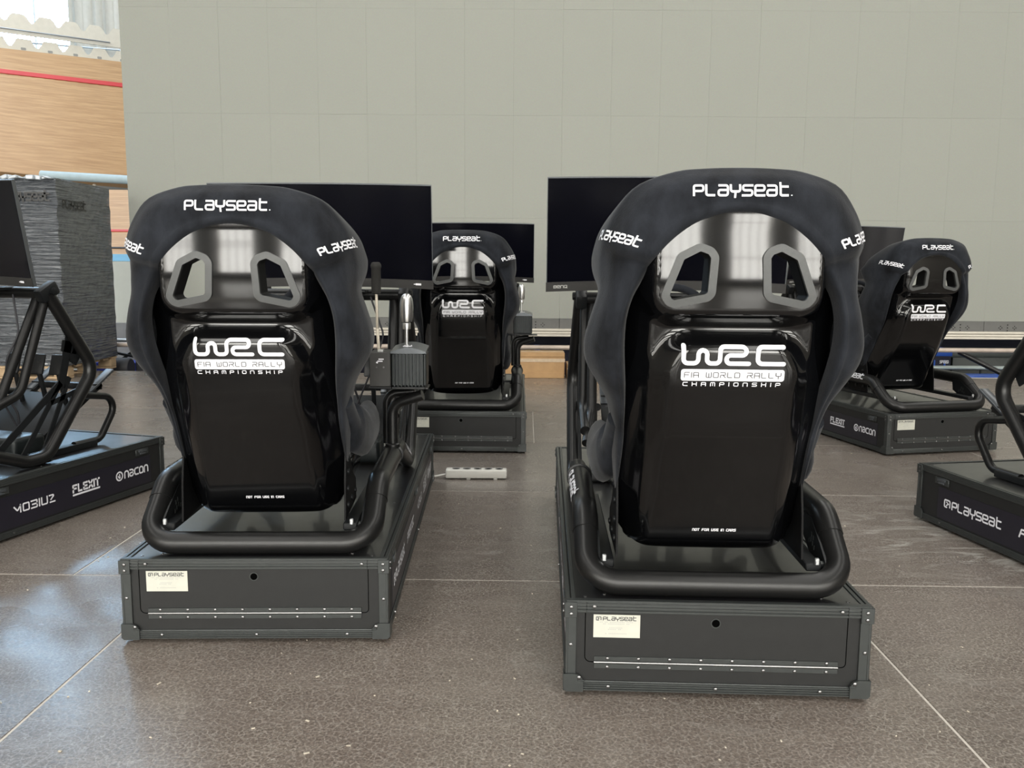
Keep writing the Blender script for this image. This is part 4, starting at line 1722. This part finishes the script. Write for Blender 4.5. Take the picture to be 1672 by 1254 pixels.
def build_rig():
    root = empty('racing_simulator', (0, 0, ZT))
    build_seat(root)
    TR_ = .0325
    z = lambda v: v - ZT
    # rear hoop
    b = BM()
    XS = .325
    hoop = [(-XS, .30, .424), (-XS, .215, .412), (-XS - .0, .085, .300), (-XS + .035, .066, .2815), (XS - .035, .066, .2815), (XS, .085, .300), (XS, .215, .412), (XS, .30, .424)]
    pts = [(-XS, .19, .385), (-XS, .055, .2815), (XS, .055, .2815), (XS, .19, .385)]
    P = fillet(pts, .105, 9)
    c_ = circ(TR_, 20)
    sweep(b, [(p[0], p[1], z(p[2])) for p in P], lambda i, f: c_, True)
    obj('rear_hoop', b, M_TUBE, root, 50)
    for s in (-1, 1):
        # joint sleeve, then the side tube that arches forward, drops to the case and climbs to the wheel beam
        b = BM()
        c2 = circ(TR_ + .002, 20)
        P = fillet([(s * XS, .178, .3755), (s * XS, .235, .420), (s * XS, .60, .426)] if s < 0 else
                   [(s * XS, .178, .3755), (s * XS, .235, .420), (s * XS, .74, .425), (s * .3235, .97, .3395)], .10, 7)
        sweep(b, [(p[0], p[1], z(p[2])) for p in P], lambda i, f: c2, True)
        sv = obj('side_sleeve', b, M_TUBE, root, 50)
        b = BM()
        def fnt(a, c, s=s):
            ang = c / TR_ + .45
            y = (.755 + a * .93) if s > 0 else (.575 - a * 1.4)
            zc = .4245 if s < 0 else (.4195 - .3718 * (y - .755))
            return Vector((s * (XS + (TR_ + .003) * math.cos(ang)), y, z(zc + (TR_ + .003) * math.sin(ang))))
        lettering('PLaYseat', .20, .026, .0065, fnt, bm=b, step=.01, oz=-.013)
        obj('sleeve_lettering', b, M_WHITE, sv, 0)
        b = BM()
        P = fillet([(s * XS, .58, .426), (s * XS, .74, .425), (s * .322, 1.13, .2800), (s * .320, 1.24, .2800), (s * .318, 1.535, .625), (s * .300, 1.32, .965)], [0, .15, .12, .10, .09, 0], 8)
        c3 = circ(.027, 16)
        sweep(b, [(p[0], p[1], z(p[2])) for p in P], lambda i, f: c3, True)
        obj('side_loop', b, M_TUBE, root, 50)
        b = BM()
        lathe(b, [(TR_ + .002, -.006), (TR_ + .007, -.004), (TR_ + .007, .004), (TR_ + .002, .006)], (s * XS, .60, z(.426)), 'y', 20)
        obj('joint_ring', b, M_PLATE, root, 40)
        # gusset inside the bend, carries the slider rail
        b = BM()
        poly = [(.085, .300), (.20, .300), (.29, .345), (.30, .41), (.23, .41), (.15, .365), (.09, .325)]
        prism(b, poly, lambda a, c, h_: Vector((s * (XS - .030 - h_), a, z(c))), .006)
        gs = obj('gusset_plate', b, M_PLATE, root, 0)
        b = BM()
        for k, (y, zz) in enumerate(((.205, .345), (.19, .338), (.22, .352), (.235, .345), (.20, .362), (.215, .368))):
            rbox(b, (s * (XS - .0368), y, z(zz)), (.001, .006, .012), 0)
        lathe(b, [(.010, 0), (.010, -s * .008), (.006, -s * .011)], (s * (XS - .036), .115, z(.318)), 'x', 12)
        obj('gusset_bolt', b, M_RAIL, gs, 40)
        b = BM()
        box_between(b, (s * (XS - .036), .115, z(.318)), (s * .262, .115, z(.318)), .024, .008, .001)
        box_between(b, (s * (XS - .036), .60, z(.318)), (s * .262, .60, z(.318)), .03, .008, .001)
        obj('rail_tab', b, M_PLATE, root, 0)
        # laser-cut side plate between loop and case
        b = BM()
        xx = s * .300
        def bar(p0, p1, w_):
            box_between(b, (xx, p0[0], z(p0[1])), (xx, p1[0], z(p1[1])), w_, .006, 0, (1, 0, 0))
        bar((1.00, .320), (1.36, .58), .030)
        bar((1.13, .285), (1.36, .58), .022)
        bar((1.24, .285), (1.41, .60), .022)
        bar((1.36, .56), (1.43, .80), .040)
        bar((1.30, .50), (1.47, .54), .022)
        bar((1.43, .66), (1.47, .72), .05)
        bar((1.38, .74), (1.46, .72), .05)
        bar((1.42, .78), (1.335, .93), .030)
        bar((1.12, .285), (1.30, .285), .04)
        obj('side_plate', b, M_PLATE, root, 0)
        # strut from the wheel beam down to the side tube
        b = BM()
        tube(b, [(s * .285, 1.325, z(.955)), (s * .29, 1.16, z(.56)), (s * .29, .98, z(.50))], .019, .09, 12)
        obj('strut', b, M_TUBE, root, 50)
        b = BM()
        tube(b, [(s * .255, 1.315, z(.955)), (s * .262, 1.09, z(.55)), (s * .285, .95, z(.46))], .019, .09, 12)
        obj('strut', b, M_TUBE, root, 50)
        b = BM()
        rbox(b, (s * .298, 1.32, z(.972)), (.045, .10, .062), .012, 2, Matrix.Rotation(.5, 3, 'X'))
        lathe(b, [(.016, 0), (.016, s * .012), (.010, s * .014)], (s * .3195, 1.33, z(.975)), 'x', 14)
        obj('beam_clamp', b, M_PLATE, root, 40)
    # wheel beam
    b = BM()
    tube(b, [(-.30, 1.30, z(.968)), (.30, 1.30, z(.968))], .024, 0, 16)
    obj('wheel_beam', b, M_TUBE, root, 50)
    b = BM()
    rbox(b, (0, 1.26, z(.985)), (.30, .10, .014), .003, 1)
    rbox(b, (0, 1.16, z(.962)), (.20, .22, .010), .003, 1)
    obj('wheel_deck', b, M_PLATE, root, 30)
    # wheel base and steering wheel
    b = BM()
    rbox(b, (0, 1.13, z(.90)), (.16, .20, .11), .02, 3)
    lathe(b, [(.035, 0), (.035, -.11), (.03, -.12)], (0, 1.04, z(.895)), 'y', 18)
    obj('wheel_base', b, M_PLATE, root, 40)
    Wc = Vector((0, .915, z(.888)))
    tilt = Matrix.Rotation(-.25, 3, 'X')
    b = BM()
    ring_ = [Wc + tilt @ Vector((.135 * math.cos(a), 0, .135 * math.sin(a))) for a in [2 * PI * k / 40 for k in range(41)]]
    cc = circ(.0145, 12)
    sweep(b, ring_, lambda i, f: cc, False)
    wr = obj('steering_wheel', b, M_SUEDE, root, 60)
    b = BM()
    for a in (0.1, PI - .1, -PI / 2):
        box_between(b, Wc, Wc + tilt @ Vector((.13 * math.cos(a), 0, .13 * math.sin(a))), .035, .006, 0, (0, 1, 0))
    lathe(b, [(.045, .02), (.05, .0), (.04, -.02)], Wc, 'y', 18)
    obj('wheel_spoke', b, M_PLATE, wr, 40)
    # cables under the beam
    b = BM()
    tube(b, fillet([(.10, 1.14, z(.85)), (.13, 1.18, z(.70)), (.08, 1.22, z(.62)), (.12, 1.30, z(.45)), (.10, 1.33, z(.30))], .08, 5), .005, 0, 8)
    tube(b, fillet([(.16, 1.28, z(.96)), (.22, 1.24, z(.80)), (.19, 1.2, z(.7)), (.1, 1.25, z(.5)), (.12, 1.35, z(.28))], .08, 5), .004, 0, 8)
    obj('cable', b, M_INK, root, 60)
    # pedal deck, pedals and foot loop
    b = BM()
    for x in (-.17, .17):
        box_between(b, (x, 1.30, z(.285)), (x, 1.72, z(.525)), .04, .025, .002)
    box_between(b, (0, 1.34, z(.325)), (0, 1.62, z(.486)), .38, .006, .001)
    box_between(b, (-.19, 1.70, z(.515)), (.19, 1.70, z(.515)), .04, .03, .002)
    pdk = obj('pedal_deck', b, M_PLATE, root, 30)
    for x in (-.17, .17):
        b = BM()
        box_between(b, (x, 1.645, z(.495)), (x, 1.80, z(.585)), .045, .012, .003)
        obj('deck_horn', b, M_SHTOP, pdk, 30)
    for k, x in enumerate((-.12, .02, .13)):
        b = BM()
        box_between(b, (x, 1.56, z(.44)), (x, 1.52, z(.62)), .02, .014, .002, (0, 1, 0))
        rbox(b, (x, 1.52, z(.635)), (.075, .012, .095), .006, 2, Matrix.Rotation(-.3, 3, 'X'))
        obj('pedal', b, M_PLATE, root, 40)
    b = BM()
    rbox(b, (-.0, 1.28, z(.305)), (.40, .17, .10), .02, 3)
    obj('heel_box', b, M_HEAT, root, 40)
    for s in (-1, 1):
        b = BM()
        tube(b, [(s * .215, 1.50, z(.505)), (s * .215, 1.80, z(.455)), (s * .215, 1.66, z(.272)), (s * .215, 1.50, z(.272))], .0165, .06, 12)
        obj('foot_loop', b, M_TUBE, root, 50)
    b = BM()
    for s in (-1, 1):
        box_between(b, (s * .215, 1.24, z(.2645)), (s * .215, 1.62, z(.2645)), .045, .028, .003)
    box_between(b, (-.32, 1.24, z(.268)), (.32, 1.24, z(.268)), .05, .028, .003)
    obj('floor_rail', b, M_PLATE, root, 30)
    # monitor mast
    b = BM()
    rbox(b, (0, 1.285, z(1.06)), (.075, .05, .22), .006, 2)
    rbox(b, (0, 1.255, z(1.17)), (.12, .012, .12), .003, 1)
    obj('monitor_mast', b, M_PLATE, root, 30)
    return root


def build_monitor():
    """origin at the bottom centre of the mounting plate, rig-local position (0, 1.245, 1.17)"""
    root = empty('monitor', (0, 0, 0))
    Wm, Hm, R_ = .884, .412, 1.75
    tilt = Matrix.Rotation(.17, 3, 'X')      # leans towards the driver at the top
    org = Vector((0, -.105, .04))

    def pt(x, h_, d):
        th = x / R_
        p = Vector(((R_ + d) * math.sin(th), -( (R_ + d) * math.cos(th) - R_) * -1.0, h_))
        p.y = (R_ - (R_ + 0) * math.cos(th)) * -1 + d * math.cos(th)
        p.x = R_ * math.sin(th) + d * math.sin(th) * -1
        return org + tilt @ p

    def slab(x0, x1, z0, z1, d0, d1, n_=24):
        b = BM()
        V = []
        for i in range(n_ + 1):
            x = x0 + (x1 - x0) * i / n_
            V.append([b.verts.new(pt(x, zz, d)) for zz, d in ((z0, d0), (z1, d0), (z1, d1), (z0, d1))])
        for A, B in zip(V[:-1], V[1:]):
            for k in range(4):
                b.faces.new((A[k], A[(k + 1) % 4], B[(k + 1) % 4], B[k]))
        b.faces.new(V[0])
        b.faces.new(V[-1][::-1])
        return b
    h0, h1 = -Hm / 2, Hm / 2
    obj('housing', slab(-Wm / 2, Wm / 2, h0, h1, 0.0, .022), M_BEZ2, root, 30)
    obj('screen_panel', slab(-Wm / 2 + .004, Wm / 2 - .004, h0 + .034, h1 - .004, -.003, .002), M_SCREEN, root, 30)
    ch_ = obj('chin', slab(-Wm / 2, Wm / 2, h0 - .001, h0 + .034, -.006, .002), M_BEZEL, root, 30)
    b = BM()
    fn = lambda a, c: pt(a, c, -.0068)
    lettering('BenQ', .05, .009, .0022, fn, bm=b, ox=-Wm / 2 + .03, oz=h0 + .012)
    obj('maker_print', b, M_INKL, ch_, 0)
    b = BM()
    ribbon(b, [(Wm / 2 - .075, h0 + .017), (Wm / 2 - .052, h0 + .017)], .008, fn)
    ribbon(b, [(Wm / 2 - .083, h0 + .017), (Wm / 2 - .075, h0 + .017)], .003, fn)
    obj('power_light', b, M_WHITE, ch_, 0)
    b = BM()
    rbox(b, org + tilt @ Vector((0, .05, 0)), (.40, .06, .22), .02, 3, tilt)
    obj('rear_bulge', b, M_BEZEL, root, 40)
    b = BM()
    rbox(b, (0, -.018, 0), (.11, .034, .11), .004, 1)
    obj('mount_plate', b, M_PLATE, root, 30)
    return root


def build_shifter():
    """origin at the base plate, rig-local (.39, .60, .672)"""
    root = empty('gear_shifter', (0, 0, 0))
    b = BM()
    rbox(b, (0, 0, .063), (.098, .13, .118), .004, 1)
    hs = obj('housing', b, M_HEAT, root, 30)
    for k in range(9):
        b = BM()
        rbox(b, (-.048 + k * .012, -.068, .060), (.0045, .016, .112), .001, 1)
        obj('cooling_fin', b, M_HEAT, hs, 30)
    for s in (-1, 1):
        b = BM()
        rbox(b, (s * .054, 0, .060), (.010, .12, .112), .003, 1)
        obj('side_cheek', b, M_HEAT, root, 30)
    b = BM()
    n_ = 10
    poly = [(-.060 + .12 * k / n_, .124 + .014 * math.sin(PI * k / n_)) for k in range(n_ + 1)] + [(.060, .118), (-.060, .118)]
    prism(b, poly, lambda a, c, h_: Vector((a, -.078 + h_, c + h_ * .06)), .150)
    tp = obj('top_plate', b, M_SHTOP, root, 25)
    b = BM()
    rbox(b, (-.005, -.045, .1405), (.032, .006, .0016), 0, mtx=Matrix.Rotation(.06, 3, 'X'))
    for k in (-1, 0, 1):
        rbox(b, (-.005 + k * .011, -.02, .1415), (.004, .008, .0016), 0, mtx=Matrix.Rotation(.06, 3, 'X'))
    obj('gate_marks', b, M_WHITE, tp, 0)
    b = BM()
    lathe(b, [(.006, .12), (.006, .20)], (-.012, .0, 0), 'z', 12)
    obj('shaft', b, M_STEEL, root)
    b = BM()
    lathe(b, [(.014, .196), (.0145, .200), (.0145, .217), (.013, .219)], (-.012, 0, 0), 'z', 18)
    kc = obj('knob_collar', b, M_STEEL, root)
    b = BM()
    prof = [(.019, .222), (.0205, .229), (.0225, .240), (.0235, .275), (.0225, .29), (.0205, .302), (.016, .312), (.009, .318), (.002, .3195)]
    lathe(b, prof, (-.012, 0, 0), 'z', 24)
    obj('knob', b, M_STEEL, root)
    b = BM()
    rbox(b, (0, 0, .0), (.112, .16, .008), .001, 1)
    obj('base_plate', b, M_PLATE, root, 30)
    return root


def build_handbrake():
    root = empty('handbrake', (0, 0, 0))
    b = BM()
    rbox(b, (0, 0, .062), (.072, .12, .118), .002, 1)
    hs = obj('housing', b, mat('dark_brake_box', (0.035, 0.034, 0.032), 0.45, var=0.06, vscale=60), root, 30)
    b = BM()
    fn = lambda a, c: Vector((-.005 + a, -.0612, .086 + c))
    ribbon(b, [(0.0, .012), (.018, .012)], .004, fn)
    ribbon(b, [(-.004, .005), (.014, .005)], .004, fn)
    ribbon(b, [(-.004, .003), (-.006, -.002)], .006, fn)
    obj('brake_logo', b, M_WHITE, hs, 0)
    b = BM()
    for x in (-.012, .012):
        lathe(b, [(.003, 0), (.003, -.002)], (x, -.0602, .07), 'y', 8)
    obj('screw', b, M_SCREW, hs, 30)
    b = BM()
    box_between(b, (-.008, -.01, .10), (-.014, -.01, .20), .009, .016, .001, (0, 1, 0))
    box_between(b, (-.014, -.01, .197), (-.016, -.01, .335), .008, .016, .001, (0, 1, 0))
    obj('lever', b, M_LEVER, root, 30)
    b = BM()
    rbox(b, (0, -.03, .123), (.02, .03, .012), .001, 1)
    obj('lever_pivot', b, M_STEEL, root, 30)
    b = BM()
    lathe(b, [(.010, .318), (.0155, .320), (.0165, .330), (.0165, .405), (.0185, .408), (.0185, .416), (.014, .425), (.008, .4265)], (-.016, -.01, 0), 'z', 20)
    obj('grip', b, M_FOAM, root)
    b = BM()
    rbox(b, (0, 0, 0), (.078, .14, .006), .001, 1)
    obj('base_plate', b, M_PLATE, root, 30)
    return root


def build_post():
    """bent side post that carries shifter and handbrake, a part of the simulator"""
    b = BM()
    z = lambda v: v - ZT
    tube(b, [(.327, .60, z(.44)), (.327, .60, z(.605)), (.435, .585, z(.640))], .019, .05, 14)
    tube(b, [(.300, .66, z(.455)), (.300, .66, z(.635)), (.40, .66, z(.642))], .015, .04, 12)
    box_between(b, (.25, .62, z(.664)), (.455, .62, z(.664)), .10, .006, .001)
    lathe(b, [(.026, .0), (.026, .012), (.02, .016)], (.327, .60, z(.452)), 'z', 16)
    return b


# =====================================================================================================
# PLACE EVERYTHING
# =====================================================================================================
RIGS = [  # x, y, yaw, seat (dx, dy, dz, dyaw, drecline), has shifter
    ('R', .51845, 2.00987, -.03839, (0, 0, 0, 0, 0), False),
    ('L', -.73168, 2.31587, .02505, (-.0012, .0182, -.0043, .0231, .0394), True),
    ('C', -.29698, 4.91666, -.00796, (-.0132, -.0148, -.0061, .0613, -.042), True),
    ('RB', 2.59199, 4.98777, .21415, (-.03, .25, -.0037, -.0035, .0339), False),
    ('LE', -2.61982, 2.39024, -.2826, (0, 0, 0, 0, 0), False),
    ('RE', 2.48881, 1.82196, .17343, (0, 0, 0, 0, 0), False),
]
LAB = {
    'R': ('largest, nearest black racing simulator with bright window glare on its headrest',
          'largest black flight case, lying under the nearest simulator with glaring headrest',
          'black curved monitor mounted ahead of the nearest simulator seat'),
    'L': ('black racing simulator with foam-gripped handbrake and polished shifter beside its seat',
          'black flight case under the simulator with the foam-gripped handbrake',
          'black curved monitor ahead of the seat with the foam-gripped handbrake'),
    'C': ('black racing simulator farther back, close to the taped cardboard box',
          'black flight case farther back, behind the white power strip',
          'dark monitor of the farther simulator near the taped cardboard box'),
    'RB': ('black racing simulator of the back row, angled, without any shifter',
           'black flight case of the back row lying at an angle, with greenish rear',
           'dark monitor partly showing above the angled back row seat'),
    'LE': ('black simulator frame with pedals standing before the film-wrapped pallet, seat cut off',
           'black flight case with shining blue top near the film-wrapped pallet',
           'leaning monitor in front of the film-wrapped pallet'),
    'RE': ('black simulator frame with foot loop, mostly cut off, beside the scuffed floor patch',
           'black flight case with a large white play-button logo facing the scuffed floor',
           'monitor of the mostly cut off simulator beside the scuffed floor patch'),
}
rig0, case0, mon0 = build_rig(), build_case(), build_monitor()
shf0, hb0 = build_shifter(), build_handbrake()
post_mesh = None
first = True
nsh = 0
for key, x, y, yaw, (dx, dy, dz, dyaw, drc), shifter in RIGS:
    B = Matrix.Translation((x, y, 0)) @ Matrix.Rotation(yaw, 4, 'Z')
    ri = rig0 if first else copy_tree(rig0)
    ca = case0 if first else copy_tree(case0)
    mo = mon0 if first else copy_tree(mon0)
    first = False
    ca.location, ca.rotation_euler = (x, y, 0), (0, 0, yaw)
    ri.location, ri.rotation_euler = (x, y, ZT), (0, 0, yaw)
    p = B @ Vector((0, 1.243, 1.17))
    mo.location, mo.rotation_euler = p, (0, 0, yaw)
    tag(ri, LAB[key][0], 'simulator', 'racing simulators in two rows')
    tag(ca, LAB[key][1], 'case', 'flight cases under the simulators')
    tag(mo, LAB[key][2], 'monitor', 'curved monitors on the simulators')
    # seat adjustment (slide, swivel, recline) of this simulator
    pv = Vector((0, .2, .35 - ZT))
    Mrc = Matrix.Translation(pv) @ Matrix.Rotation(drc, 4, 'X') @ Matrix.Translation(-pv)
    pv = Vector((0, .5, 0))
    Msw = Matrix.Translation(pv + Vector((dx, dy, dz))) @ Matrix.Rotation(dyaw, 4, 'Z') @ Matrix.Translation(-pv)
    for chd in ri.children:
        nm = chd.name.split('.')[0]
        if nm in SEAT_PARTS:
            if nm == 'slider_rail':
                continue
            chd.matrix_local = Msw @ Mrc
    if shifter:
        po = obj('shifter_post', build_post(), M_TUBE, ri, 45)
        sf = shf0 if nsh == 0 else copy_tree(shf0)
        hb = hb0 if nsh == 0 else copy_tree(hb0)
        sx = .392 if key == 'L' else .362
        sf.location, sf.rotation_euler = B @ Vector((sx, .60, .6725)), (0, 0, yaw)
        hb.location, hb.rotation_euler = B @ Vector((sx - .098, .60, .6715)), (0, 0, yaw)
        if key == 'L':
            tag(sf, 'large polished knob gear shifter with finned box next to the foam-gripped handbrake', 'shifter', 'gear shifters')
            tag(hb, 'upright handbrake with black foam grip beside a polished shifter knob', 'handbrake', 'handbrakes')
        else:
            tag(sf, 'small looking finned gear shifter at the farther seat near cardboard box', 'shifter', 'gear shifters')
            tag(hb, 'handbrake mostly hidden behind the farther seat near cardboard box', 'handbrake', 'handbrakes')
        nsh += 1
